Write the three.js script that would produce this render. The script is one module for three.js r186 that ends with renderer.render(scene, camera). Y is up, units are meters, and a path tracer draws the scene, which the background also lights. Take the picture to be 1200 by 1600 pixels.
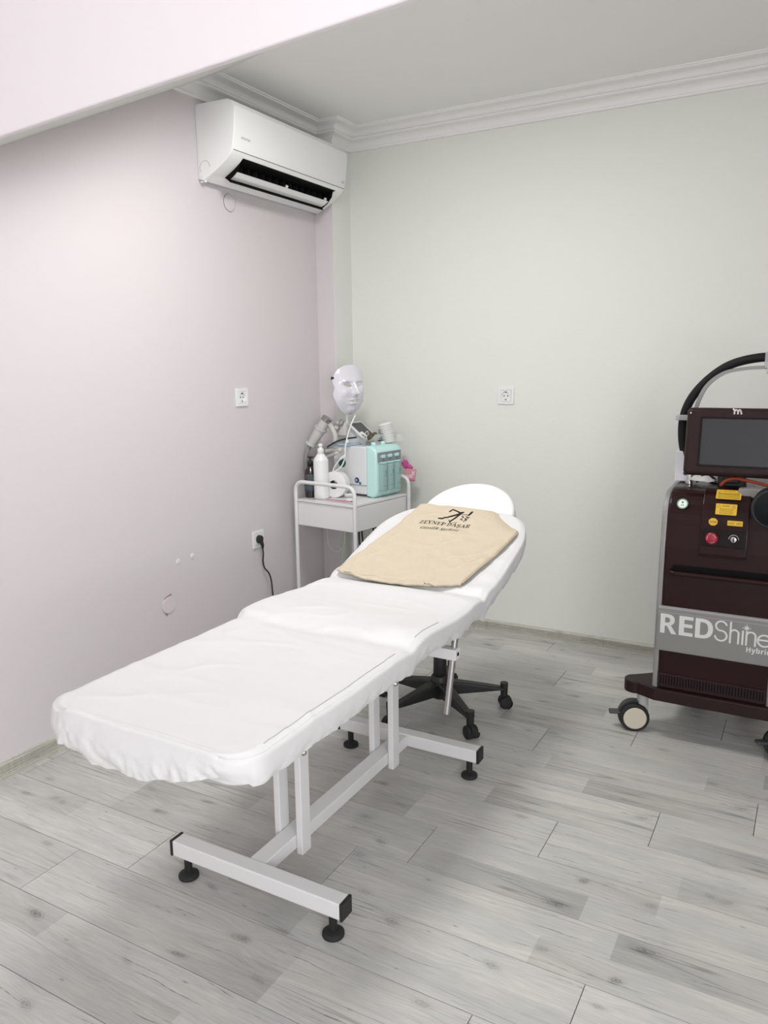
import * as THREE from 'three';
import { RoundedBoxGeometry } from 'three/addons/geometries/RoundedBoxGeometry.js';
import { RectAreaLightUniformsLib } from 'three/addons/lights/RectAreaLightUniformsLib.js';
import * as BGU from 'three/addons/utils/BufferGeometryUtils.js';
import { ImprovedNoise } from 'three/addons/math/ImprovedNoise.js';
import { Brush, Evaluator, SUBTRACTION } from 'three-bvh-csg';

// ---------------------------------------------------------------- camera, sky, light, exposure
const scene = new THREE.Scene();
const renderer = new THREE.WebGLRenderer({ antialias: true });
renderer.toneMapping = THREE.LinearToneMapping;
renderer.toneMappingExposure = 1.23;
renderer.shadowMap.enabled = true;

const camera = new THREE.PerspectiveCamera(2 * Math.atan(800 / 1214) * 180 / Math.PI, 0.75, 0.05, 60);
camera.position.set(0, 1.35, 0);
camera.rotation.order = 'YXZ';
camera.rotation.set(THREE.MathUtils.degToRad(-10.58), THREE.MathUtils.degToRad(29.25), THREE.MathUtils.degToRad(-0.66));

scene.background = new THREE.Color(0.62, 0.68, 0.74);

RectAreaLightUniformsLib.init();
const YCEIL = 2.518;
const XRIGHT = 1.5, WIN = { z0: -0.1, z1: 2.3, y0: 0.6, y1: 2.3, power: 5.6 };    // the shop window in the right-hand wall, out of the frame
const dayLight = new THREE.RectAreaLight(new THREE.Color(0.985, 0.985, 1.0), WIN.power, WIN.z1 - WIN.z0, WIN.y1 - WIN.y0);
dayLight.name = 'window_daylight';
dayLight.position.set(XRIGHT - 0.03, (WIN.y0 + WIN.y1) / 2, (WIN.z0 + WIN.z1) / 2);
dayLight.lookAt(-5, (WIN.y0 + WIN.y1) / 2, (WIN.z0 + WIN.z1) / 2);
scene.add(dayLight);
const LAMP = { x: -1.33, y: YCEIL - 0.04, z: -2.1, s: 0.46, power: 25 };         // square ceiling panel above the bed, out of the frame


// ---------------------------------------------------------------- helpers
let seed = 20;
const rnd = () => { seed = (seed * 1664525 + 1013904223) >>> 0; return seed / 4294967296; };
const V = (x, y, z) => new THREE.Vector3(x, y, z);
const perlin = new ImprovedNoise();
const noise = (x, y, z = 0.37) => perlin.noise(x, y, z);
const fbm = (x, y, z = 0.37, o = 4) => { let a = 1, f = 1, s = 0; for (let i = 0; i < o; i++) { s += a * noise(x * f, y * f, z + i * 7.3); a *= 0.5; f *= 2; } return s; };
const smooth = (a, b, x) => { const t = Math.min(1, Math.max(0, (x - a) / (b - a))); return t * t * (3 - 2 * t); };
const lin = (r, g, b) => new THREE.Color().setRGB(r, g, b);
const std = (c, rough = 0.6, extra = {}) => new THREE.MeshPhysicalMaterial({ color: c instanceof THREE.Color ? c : new THREE.Color(c), roughness: rough, ...extra });

const used = {};
function numbered(name) { const n = used[name] || 0; used[name] = n + 1; return n ? `${name}_${String(n).padStart(3, '0')}` : name; }
function mesh(name, geo, mat, parent = scene) { const m = new THREE.Mesh(geo, mat); m.name = parent === scene ? numbered(name) : name; parent.add(m); return m; }
function thing(name, label, category, pos = [0, 0, 0], turn = 0, group) {
  const g = new THREE.Group(); g.name = numbered(name); g.position.set(...pos); g.rotation.y = turn;
  g.userData = { label, category }; if (group) g.userData.group = group; scene.add(g); return g;
}
function tag(o, label, category, group) { o.userData.label = label; o.userData.category = category; if (group) o.userData.group = group; return o; }
function struct(o, label, category) { o.userData.kind = 'structure'; if (label) o.userData.label = label; if (category) o.userData.category = category; return o; }
const merge = (...g) => BGU.mergeGeometries(g.flat().map((q) => { const n = q.index ? q.toNonIndexed() : q; for (const k of Object.keys(n.attributes)) if (!['position', 'normal', 'uv'].includes(k)) n.deleteAttribute(k); return n; }));
const box = (w, h, d, x = 0, y = 0, z = 0) => new THREE.BoxGeometry(w, h, d).translate(x, y, z);
const rbox = (w, h, d, r, x = 0, y = 0, z = 0, s = 3) => new RoundedBoxGeometry(w, h, d, s, Math.min(r, w / 2.01, h / 2.01, d / 2.01)).translate(x, y, z);
const span = (x0, x1, y0, y1, z0, z1, r = 0) => r ? rbox(x1 - x0, y1 - y0, z1 - z0, r, (x0 + x1) / 2, (y0 + y1) / 2, (z0 + z1) / 2) : box(x1 - x0, y1 - y0, z1 - z0, (x0 + x1) / 2, (y0 + y1) / 2, (z0 + z1) / 2);
const lathe = (pts, seg = 32) => new THREE.LatheGeometry(pts.map((p) => new THREE.Vector2(p[0], p[1])), seg);
const cyl = (r, h, seg = 24, r2 = r) => new THREE.CylinderGeometry(r2, r, h, seg);
function rod(a, b, r, r2 = r, seg = 16) {
  const d = V().subVectors(b, a), g = new THREE.CylinderGeometry(r2, r, d.length(), seg);
  g.applyQuaternion(new THREE.Quaternion().setFromUnitVectors(V(0, 1, 0), d.clone().normalize()));
  return g.translate((a.x + b.x) / 2, (a.y + b.y) / 2, (a.z + b.z) / 2);
}
const tube = (pts, r, n = 48, seg = 10, closed = false) => new THREE.TubeGeometry(new THREE.CatmullRomCurve3(pts.map((p) => Array.isArray(p) ? V(...p) : p), closed, 'centripetal'), n, r, seg, closed);
function roundPath(pts, r, n = 8) {                                     // polyline with rounded corners -> dense points
  const out = [pts[0].clone()];
  for (let i = 1; i < pts.length - 1; i++) {
    const a = V().subVectors(pts[i - 1], pts[i]).normalize(), b = V().subVectors(pts[i + 1], pts[i]).normalize();
    const p0 = pts[i].clone().addScaledVector(a, r), p2 = pts[i].clone().addScaledVector(b, r);
    for (let k = 0; k <= n; k++) { const t = k / n; out.push(p0.clone().multiplyScalar((1 - t) ** 2).addScaledVector(pts[i], 2 * t * (1 - t)).addScaledVector(p2, t * t)); }
  }
  out.push(pts[pts.length - 1].clone());
  return out;
}
class PolyCurve extends THREE.Curve {
  constructor(p) { super(); this.p = p; this.l = [0]; for (let i = 1; i < p.length; i++) this.l.push(this.l[i - 1] + p[i].distanceTo(p[i - 1])); }
  getPoint(t, o = V()) { const L = t * this.l[this.l.length - 1]; let i = 1; while (i < this.p.length - 1 && this.l[i] < L) i++; const f = (L - this.l[i - 1]) / (this.l[i] - this.l[i - 1] || 1); return o.lerpVectors(this.p[i - 1], this.p[i], Math.min(1, Math.max(0, f))); }
}
const polyTube = (pts, r, n = 90, seg = 12) => new THREE.TubeGeometry(new PolyCurve(pts), n, r, seg, false);
function extrude(shapePts, depth, bevel = 0, holes = [], seg = 2) {
  const s = shapePts instanceof THREE.Shape ? shapePts : new THREE.Shape(shapePts.map((p) => new THREE.Vector2(p[0], p[1])));
  for (const h of holes) s.holes.push(h);
  return new THREE.ExtrudeGeometry(s, { depth, bevelEnabled: bevel > 0, bevelSize: bevel, bevelThickness: bevel, bevelOffset: -bevel, bevelSegments: seg, curveSegments: 16 });
}
function roundRect(x0, y0, x1, y1, r, path = new THREE.Shape()) {
  path.moveTo(x0 + r, y0); path.lineTo(x1 - r, y0); path.absarc(x1 - r, y0 + r, r, -Math.PI / 2, 0, false); path.lineTo(x1, y1 - r); path.absarc(x1 - r, y1 - r, r, 0, Math.PI / 2, false);
  path.lineTo(x0 + r, y1); path.absarc(x0 + r, y1 - r, r, Math.PI / 2, Math.PI, false); path.lineTo(x0, y0 + r); path.absarc(x0 + r, y0 + r, r, Math.PI, 1.5 * Math.PI, false);
  return path;
}
function canvasTex(w, h, draw) {
  const c = document.createElement('canvas'); c.width = w; c.height = h; const x = c.getContext('2d'); draw(x, w, h);
  const t = new THREE.CanvasTexture(c); t.colorSpace = THREE.SRGBColorSpace; t.magFilter = THREE.LinearFilter; return t;
}
function dataTex(w, h, f, srgb = false) {
  const d = new Uint8Array(w * h * 4);
  for (let j = 0; j < h; j++) for (let i = 0; i < w; i++) { const c = f(i, j), k = (j * w + i) * 4; if (typeof c === 'number') d[k] = d[k + 1] = d[k + 2] = Math.max(0, Math.min(255, c * 255)); else for (let q = 0; q < 3; q++) d[k + q] = Math.max(0, Math.min(255, c[q] * 255)); d[k + 3] = 255; }
  const t = new THREE.DataTexture(d, w, h, THREE.RGBAFormat); t.wrapS = t.wrapT = THREE.RepeatWrapping; t.magFilter = THREE.LinearFilter; t.minFilter = THREE.LinearMipmapLinearFilter; t.generateMipmaps = true;
  if (srgb) t.colorSpace = THREE.SRGBColorSpace; t.needsUpdate = true; return t;
}
function boxUV(g, s = 1) {                                              // uv in metres from the dominant axis
  const p = g.attributes.position, n = g.attributes.normal, uv = new Float32Array(p.count * 2);
  for (let i = 0; i < p.count; i++) { const ax = Math.abs(n.getX(i)), ay = Math.abs(n.getY(i)), az = Math.abs(n.getZ(i)); let u, v; if (ax > ay && ax > az) { u = p.getZ(i); v = p.getY(i); } else if (ay > az) { u = p.getX(i); v = p.getZ(i); } else { u = p.getX(i); v = p.getY(i); } uv[2 * i] = u * s; uv[2 * i + 1] = v * s; }
  g.setAttribute('uv', new THREE.BufferAttribute(uv, 2)); return g;
}
function gridGeo(nu, nv, f) {                                           // f(u, v) -> Vector3, uv 0..1
  const pos = [], uv = [], idx = [];
  for (let j = 0; j <= nv; j++) for (let i = 0; i <= nu; i++) { const p = f(i / nu, j / nv); pos.push(p.x, p.y, p.z); uv.push(i / nu, j / nv); }
  for (let j = 0; j < nv; j++) for (let i = 0; i < nu; i++) { const a = j * (nu + 1) + i, b = a + 1, c = a + nu + 1, d = c + 1; idx.push(a, b, d, a, d, c); }
  const g = new THREE.BufferGeometry(); g.setAttribute('position', new THREE.Float32BufferAttribute(pos, 3)); g.setAttribute('uv', new THREE.Float32BufferAttribute(uv, 2)); g.setIndex(idx); g.computeVertexNormals(); return g;
}

// ---------------------------------------------------------------- materials
const plasterBump = dataTex(512, 512, (i, j) => 0.5 + 0.35 * fbm(i / 512 * 24, j / 512 * 24, 1.7, 4)); plasterBump.repeat.set(2, 2);
const wallLilac = std(lin(0.665, 0.62, 0.632), 0.62, { bumpMap: plasterBump, bumpScale: 0.0006 });
const wallSage = std(lin(0.755, 0.77, 0.72), 0.62, { bumpMap: plasterBump, bumpScale: 0.0006 });
const paintWhite = std(lin(0.80, 0.755, 0.775), 0.6, { bumpMap: plasterBump, bumpScale: 0.0004 });
const ceilingPaint = std(lin(0.86, 0.86, 0.84), 0.75);
const plasterWhite = std(lin(0.85, 0.85, 0.83), 0.6);
const acWhite = std(lin(0.86, 0.87, 0.86), 0.32);
const blackDeep = std(lin(0.005, 0.005, 0.005), 0.8, { specularIntensity: 0.2 });
const blackPlastic = std(lin(0.012, 0.012, 0.012), 0.5);
const blackRubber = std(lin(0.015, 0.015, 0.015), 0.75);
const whitePlastic = std(lin(0.80, 0.81, 0.80), 0.35);
const whitePowder = std(lin(0.76, 0.76, 0.76), 0.42);
const chrome = std(lin(0.62, 0.62, 0.61), 0.22, { metalness: 1 });
const steel = std(lin(0.42, 0.42, 0.42), 0.35, { metalness: 1 });
const greyPlastic = std(lin(0.42, 0.42, 0.41), 0.4);
const vinyl = std(lin(0.72, 0.73, 0.73), 0.45);

// ---------------------------------------------------------------- room shell
const XL = -2.315, ZB = -3.626, XR = XRIGHT, ZF = 2.6, YC = 2.518, T = 0.15;
const PX = -2.21, PZ = -3.455;                                          // corner pillar
struct(mesh('wall_left', boxUV(span(XL - T, XL, 0, YC + T, ZB - T, ZF + T)), wallLilac), 'pale lilac painted wall beside the treatment bed', 'wall');
struct(mesh('wall_back', boxUV(span(XL - T, XR + T, 0, YC + T, ZB - T, ZB)), wallSage), 'pale grey green painted wall behind the bed head', 'wall');
struct(mesh('wall_front', span(XL - T, XR + T, 0, YC + T, ZF, ZF + T), paintWhite), 'plain wall behind the camera', 'wall');
{
  const w = struct(new THREE.Group(), 'side wall with the shop window, out of the frame', 'wall'); w.name = 'wall_right'; scene.add(w);
  const X1 = XR + T;
  mesh('masonry', merge(span(XR, X1, 0, YC + T, ZB, WIN.z0), span(XR, X1, 0, YC + T, WIN.z1, ZF), span(XR, X1, 0, WIN.y0, WIN.z0, WIN.z1), span(XR, X1, WIN.y1, YC + T, WIN.z0, WIN.z1)), paintWhite, w);
  const win = struct(new THREE.Group(), 'shop window that lets the daylight in', 'window'); win.name = 'window_1'; scene.add(win);
  const fr = 0.05, a = XR + 0.02, b = XR + 0.08;
  mesh('window_frame', merge(span(a, b, WIN.y0, WIN.y1, WIN.z0, WIN.z0 + fr), span(a, b, WIN.y0, WIN.y1, WIN.z1 - fr, WIN.z1), span(a, b, WIN.y0, WIN.y0 + fr, WIN.z0, WIN.z1), span(a, b, WIN.y1 - fr, WIN.y1, WIN.z0, WIN.z1)), whitePlastic, win);
  mesh('pane', span(XR + 0.045, XR + 0.051, WIN.y0 + fr, WIN.y1 - fr, WIN.z0 + fr, WIN.z1 - fr), std(lin(1, 1, 1), 0.02, { transmission: 1, thickness: 0, ior: 1.5 }), win);
}
struct(mesh('ceiling', span(XL - T, XR + T, YC, YC + T, ZB - T, ZF + T), ceilingPaint), 'plain white ceiling', 'ceiling');
{
  const p = struct(new THREE.Group(), 'narrow corner pillar, lilac in front and grey green on its side', 'wall'); p.name = 'wall_pillar'; scene.add(p);
  mesh('front_face', boxUV(span(XL, PX - 0.002, 0, YC, PZ - 0.01, PZ)), wallLilac, p);
  mesh('side_face', boxUV(merge(span(XL, PX, 0, YC, ZB, PZ - 0.01), span(PX - 0.002, PX, 0, YC, PZ - 0.01, PZ))), wallSage, p);
}
// the ceiling panel above the bed
{
  const l = thing('ceiling_light', 'square white ceiling light panel above the bed', 'ceiling light', [LAMP.x, YCEIL, LAMP.z]), h = LAMP.s / 2;
  mesh('housing', merge(span(-h - 0.025, h + 0.025, -0.01, 0, -h - 0.025, h + 0.025), span(-h - 0.025, -h, -0.032, -0.01, -h - 0.025, h + 0.025), span(h, h + 0.025, -0.032, -0.01, -h - 0.025, h + 0.025), span(-h, h, -0.032, -0.01, -h - 0.025, -h), span(-h, h, -0.032, -0.01, h, h + 0.025)), std(lin(0.78, 0.78, 0.78), 0.4), l);
  mesh('lamp_diffuser', span(-h, h, -0.03, -0.012, -h, h), std(lin(0.9, 0.9, 0.9), 0.5, { emissive: new THREE.Color(1, 1, 1), emissiveIntensity: 3 }), l);
  const r = new THREE.RectAreaLight(new THREE.Color(1.0, 0.99, 0.975), LAMP.power, LAMP.s, LAMP.s); r.name = 'ceiling_light_glow'; r.position.set(LAMP.x, LAMP.y, LAMP.z); r.lookAt(LAMP.x, 0, LAMP.z - 0.0001); scene.add(r);
}
// hanging bulkhead close to the camera: its front face catches the light of the front room
{
  const a = V(-1.196, 1.725, -0.878), dir = V(0.786, 0, 0.085).normalize();
  const b = struct(new THREE.Group(), 'white bulkhead hanging from the ceiling near the camera', 'bulkhead'); b.name = 'wall_header'; scene.add(b);
  b.position.copy(a); b.rotation.y = -Math.atan2(dir.z, dir.x);
  mesh('bulkhead_panel', boxUV(rbox(1.10, YC - 1.725, 0.012, 0.003, 1.10 / 2 - 0.06, (YC - 1.725) / 2, -0.006)), paintWhite, b);
}
// sloping soffit boxed in along the lilac wall, meeting wall, moulding and ceiling
{
  const y = (x, z) => 2.045 + 0.115 * (x - XL) - 0.4874 * (z + 1.695), x0 = XL, x1 = -1.83, za = -1.38;
  const zt = (x) => -1.695 - (YC - 2.045 - 0.115 * (x - XL)) / 0.4874;       // where it runs into the ceiling
  const P = [[x0, YC, zt(x0)], [x1, YC, zt(x1)], [x1, y(x1, za), za], [x0, y(x0, za), za], [x0, YC, za], [x1, YC, za]];
  const tri = [0, 1, 2, 0, 2, 3, 1, 5, 2, 0, 3, 4, 3, 2, 5, 3, 5, 4, 0, 4, 5, 0, 5, 1], pos = tri.flatMap((k) => P[k]);
  const g = new THREE.BufferGeometry(); g.setAttribute('position', new THREE.Float32BufferAttribute(pos, 3)); g.computeVertexNormals(); g.setAttribute('uv', new THREE.Float32BufferAttribute(new Float32Array(tri.length * 2), 2));
  struct(mesh('wall_soffit', g, std(lin(0.74, 0.74, 0.71), 0.7)), 'pale sloping soffit boxed in along the top of the lilac wall', 'soffit');
}
// crown moulding: one profile swept round the left wall, the pillar and the back wall
{
  const prof = [[0, -0.092], [0.011, -0.092], [0.0145, -0.088], [0.0145, -0.083], [0.011, -0.0805], [0.0118, -0.079]];
  for (let k = 1; k <= 7; k++) { const t = k / 7 * Math.PI / 2; prof.push([0.012 + 0.035 * (1 - Math.cos(t)), -0.079 + 0.029 * Math.sin(t)]); }
  prof.push([0.050, -0.048], [0.0545, -0.046], [0.056, -0.041], [0.053, -0.037], [0.0565, -0.0355], [0.058, -0.032], [0.0555, -0.0305]);
  for (let k = 1; k <= 7; k++) { const t = k / 7 * Math.PI / 2; prof.push([0.057 + 0.038 * (1 - Math.cos(t)), -0.030 + 0.018 * Math.sin(t)]); }
  prof.push([0.098, -0.0105], [0.102, -0.0095], [0.1035, -0.006], [0.1055, -0.0055], [0.1095, -0.0045], [0.111, 0]);
  const path = [[XL, -2.3], [XL, PZ], [PX, PZ], [PX, ZB], [XR, ZB]].map((p) => new THREE.Vector2(...p));
  const pos = [], idx = [];
  const nrm = (a, b) => { const d = b.clone().sub(a).normalize(); return new THREE.Vector2(-d.y, d.x); };   // into the room
  path.forEach((p, i) => {
    let m; if (i === 0) m = nrm(path[0], path[1]); else if (i === path.length - 1) m = nrm(path[i - 1], p);
    else { const n1 = nrm(path[i - 1], p), n2 = nrm(p, path[i + 1]); m = n1.clone().add(n2).multiplyScalar(1 / (1 + n1.dot(n2))); }
    for (const [d, y] of prof) pos.push(p.x - m.x * d * -1, YC + y, p.y - m.y * d * -1);
  });
  const n = prof.length;
  for (let i = 0; i < path.length - 1; i++) for (let k = 0; k < n - 1; k++) { const a = i * n + k, b = a + 1, c = a + n, d = c + 1; idx.push(a, b, d, a, d, c); }
  const g = new THREE.BufferGeometry(); g.setAttribute('position', new THREE.Float32BufferAttribute(pos, 3)); g.setIndex(idx);
  const gg = BGU.toCreasedNormals(g, 0.6);
  struct(mesh('trim_1', gg, plasterWhite), 'white stepped crown moulding under the ceiling', 'moulding');
}

// ---------------------------------------------------------------- floor: laminate boards, each a part
const BW = 0.1945, BL = 1.213, NVAR = 6;
const woodMaps = (() => {
  const W = 2048, H = 2040, rows = H / NVAR, col = new Float32Array(W * H), bump = new Float32Array(W * H), hue = new Float32Array(W * H);
  for (let v = 0; v < NVAR; v++) {
    const knots = [], cracks = [], blocks = [];
    for (let s = 0; s < 2; s++) {
      const nk = 2 + Math.floor(rnd() * 2);
      for (let k = 0; k < nk; k++) knots.push({ x: rnd() * BL, y: (s + 0.25 + rnd() * 0.5) * BW / 2, a: 0.012 + rnd() * 0.016, b: 0.005 + rnd() * 0.006, d: 0.10 + rnd() * 0.16, t: (rnd() - 0.5) * 0.6 });
      for (let k = 0; k < 2; k++) knots.push({ x: rnd() * BL, y: (s + 0.1 + rnd() * 0.8) * BW / 2, a: 0.004 + rnd() * 0.005, b: 0.0014 + rnd() * 0.001, d: 0.14 + rnd() * 0.14, t: 0 });
      for (let k = 0; k < 7; k++) cracks.push({ x: rnd() * BL, y: (s + 0.1 + rnd() * 0.8) * BW / 2, l: 0.05 + rnd() * 0.22, d: 0.14 + rnd() * 0.24, w: rnd() * 10, c: (rnd() - 0.5) * 1.2 });
      const cut = 0.25 + rnd() * 0.7; blocks.push({ cut, left: rnd() < 0.5, d: 0.025 + rnd() * 0.06, len: 0.3 + rnd() * 0.35, tone: (rnd() - 0.5) * 0.05 });
    }
    for (let j = 0; j < rows; j++) for (let i = 0; i < W; i++) {
      const x = i / W * BL, y = j / rows * BW, s = y > BW / 2 ? 1 : 0, b = blocks[s];
      let px = x * 1.0 + s * 3.1 + v * 9.7, py = y, warp = 0;
      for (const k of knots) { if (k.a < 0.01) continue; const dx = (x - k.x) / (k.a * 4), dy = (y - k.y) / (k.b * 3.4), r2 = dx * dx + dy * dy; if (r2 < 9) warp += (y - k.y) * 0.8 * Math.exp(-r2); }
      py += warp;
      const g1 = noise(px * 2.2, py * 38, v), g2 = noise(px * 7, py * 150, v + 3), g3 = noise(px * 22, py * 520, v + 5), g4 = noise(px * 1.7, py * 9, v + 8), g5 = noise(px * 6, py * 24, v + 11);
      let L = 0.755 + b.tone * 0.7 + 0.026 * g1 + 0.034 * g2 + 0.046 * g3 + 0.04 * g4 + 0.03 * g5;
      const vein = noise(px * 1.3, py * 30 + 0.6 * g4, v + 20); L -= 0.14 * Math.exp(-(vein * vein) / 0.0016) * smooth(0.0, 0.35, noise(px * 1.1, py * 7, v + 31));
      const d = b.left ? b.cut - x : x - b.cut; if (d > 0) L -= b.d * (1 - smooth(0, b.len, d));
      for (const k of knots) { const ct = Math.cos(k.t), st = Math.sin(k.t), ex = x - k.x, ey = y - k.y, dx = (ex * ct + ey * st) / k.a, dy = (-ex * st + ey * ct) / k.b, r2 = dx * dx + dy * dy; if (r2 < 12) { const r = Math.sqrt(r2) + 0.35 * noise(ex * 160, ey * 160, v + 2); L -= k.d * Math.exp(-r * r * 0.9) * (0.72 + 0.28 * Math.cos(r * 9 + 3 * noise(ex * 50, ey * 90, v))); } }
      for (const c of cracks) { const t = (x - c.x) / c.l; if (t < 0 || t > 1) continue; const yy = c.y + 0.006 * noise(x * 14, c.w) + 0.02 * c.c * t * t * 0.5, e = (y - yy) / 0.0011; if (e * e < 16) L -= c.d * Math.exp(-e * e) * Math.sin(Math.PI * t) * (0.6 + 0.8 * noise(x * 60, c.w + 4)); }
      const q = (v * rows + j) * W + i; col[q] = L; bump[q] = 0.5 + 0.9 * (0.06 * g2 + 0.12 * g3) + (L - 0.7) * 0.5; hue[q] = g5 * 0.5 + g4 * 0.5;
    }
  }
  const map = dataTex(W, H, (i, j) => { const L = col[j * W + i], h = hue[j * W + i] * 0.012; return [L + h + 0.002, L, L - 0.016 - h]; }, true);
  const b = dataTex(W / 2, H / 2, (i, j) => bump[(j * 2) * W + i * 2]);
  return { map, b };
})();
const boardMats = [1, 0.965, 1.03].map((k) => std(lin(k, k, k), 0.40, { map: woodMaps.map, bumpMap: woodMaps.b, bumpScale: 0.0006 }));
{
  const f = struct(new THREE.Group(), 'pale grey wood laminate floor', 'floor'); f.name = 'floor'; scene.add(f);
  mesh('underlay', span(XL - T, XR + T, -0.08, -0.011, ZB - T, ZF + T), std(lin(0.06, 0.058, 0.055), 0.9), f);
  const joints = { 2: -1.755, 3: -1.567, 6: -0.591, 7: -0.33, 8: -0.072, 4: -1.06, 5: -0.9, 9: -0.8, 10: -0.5 };
  const rows = []; for (let k = -19; k < 15; k++) rows.push(k);
  const gap = 0.0009, cache = {};
  for (const k of rows) {
    const z1 = Math.min(-0.937 - BW * (k - 1), ZF + 0.02), z0 = Math.max(-0.937 - BW * k, ZB - 0.02); if (z1 - z0 < 0.01) continue;
    let j0 = joints[k] !== undefined ? joints[k] : -1.2 + ((k * 0.437) % 1) * BL; while (j0 > XL) j0 -= BL;
    for (let x = j0; x < XR; x += BL) {
      const x0 = Math.max(x, XL - 0.02) + gap, x1 = Math.min(x + BL, XR + 0.02) - gap; if (x1 - x0 < 0.02) continue;
      const v = Math.floor(rnd() * NVAR), flip = rnd() < 0.5, mt = boardMats[Math.floor(rnd() * 3)], m = 0.0004;
      const g = span(x0, x1, -0.011, 0, z0 + gap, z1 - gap).toNonIndexed();
      // shallow chamfer along the top edges
      const top = new THREE.BufferGeometry(), A = [x0, -m, z0 + gap], B = [x1, -m, z0 + gap], C = [x1, -m, z1 - gap], D = [x0, -m, z1 - gap], a = [x0 + m, 0, z0 + gap + m], b = [x1 - m, 0, z0 + gap + m], c = [x1 - m, 0, z1 - gap - m], d = [x0 + m, 0, z1 - gap - m];
      const lowA = A.map((q, i) => i === 1 ? -0.011 : q), lowB = B.map((q, i) => i === 1 ? -0.011 : q), lowC = C.map((q, i) => i === 1 ? -0.011 : q), lowD = D.map((q, i) => i === 1 ? -0.011 : q);
      const quad = (p, q, r, s) => [...p, ...q, ...r, ...p, ...r, ...s];
      const P = [...quad(d, c, b, a), ...quad(a, b, B, A), ...quad(b, c, C, B), ...quad(c, d, D, C), ...quad(d, a, A, D), ...quad(A, B, lowB, lowA), ...quad(B, C, lowC, lowB), ...quad(C, D, lowD, lowC), ...quad(D, A, lowA, lowD)];
      top.setAttribute('position', new THREE.Float32BufferAttribute(P, 3)); top.computeVertexNormals();
      const uv = []; for (let q = 0; q < P.length; q += 3) { let u = (P[q] - x) / BL, w = (P[q + 2] - (-0.937 - BW * k)) / BW; if (flip) { u = 1 - u; w = 1 - w; } uv.push(u, (v + 0.004 + 0.992 * Math.min(1, Math.max(0, w))) / NVAR); }
      top.setAttribute('uv', new THREE.Float32BufferAttribute(uv, 2));
      mesh('floor_board', top, mt, f);
    }
  }
}
// baseboards: ridged strip in the same pale wood
{
  const bbMap = woodMaps.map.clone(); bbMap.repeat.set(1 / BL, 1 / 1.2); bbMap.needsUpdate = true;
  const bb = std(lin(0.93, 0.93, 0.86), 0.5, { map: bbMap });
  const prof = [[0, 0], [0.017, 0], [0.017, 0.012], [0.0125, 0.0135], [0.0125, 0.017], [0.0155, 0.019]];
  for (let k = 0; k < 6; k++) { const y = 0.021 + k * 0.0055; prof.push([0.0145, y], [0.0115, y + 0.001], [0.0115, y + 0.002], [0.014 - k * 0.0006, y + 0.003]); }
  prof.push([0.0075, 0.056], [0, 0.058]);
  const run = (name, len, label) => { const g = extrude(prof, len); const gg = boxUV(g); return struct(mesh(name, gg, bb), label, 'baseboard'); };
  const l = run('baseboard_left', ZF - PZ, 'ridged pale wood baseboard along the lilac wall'); l.position.set(XL, 0, PZ);
  const b = run('baseboard_back', XR - PX, 'ridged pale wood baseboard along the grey green wall'); b.rotation.y = -Math.PI / 2; b.position.set(XR, 0, ZB); b.scale.x = 1;
  b.rotation.y = -Math.PI / 2;
}

// ---------------------------------------------------------------- treatment bed
const BX = -1.175;                                                       // centre line of the bed
const BED = { z0: -1.042, zm: -1.72, zh: -2.22, y: 0.622, tilt: 19.5 * Math.PI / 180, back: 0.525 };
const S1 = BED.z0 - BED.zm, S2 = BED.z0 - BED.zh, S3 = S2 + BED.back;     // distances along the bed of both hinges and the top end
function bedPoint(s) {                                                   // height and depth of the lying surface
  if (s <= S2) return { y: BED.y, z: BED.z0 - s, ny: 1, nz: 0 };
  const d = s - S2; return { y: BED.y + d * Math.sin(BED.tilt), z: BED.zh - d * Math.cos(BED.tilt), ny: Math.cos(BED.tilt), nz: Math.sin(BED.tilt) };
}
const roundOff = (s, len, r) => (s < r ? r - Math.sqrt(Math.max(0, r * r - (r - s) ** 2)) : 0);
const halfL = (s) => 0.285 + 0.03 * smooth(S1 - 0.02, S1 + 0.08, s) * (1 - smooth(S2 - 0.25, S2 + 0.02, s)) - roundOff(s, 0, 0.07) - roundOff(S3 - s, 0, 0.20) * 0.62;
const halfR = (s) => 0.285 + 0.008 * smooth(S2, S2 + 0.15, s) - roundOff(s, 0, 0.06) - roundOff(S3 - s, 0, 0.20) * 0.52;
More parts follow.
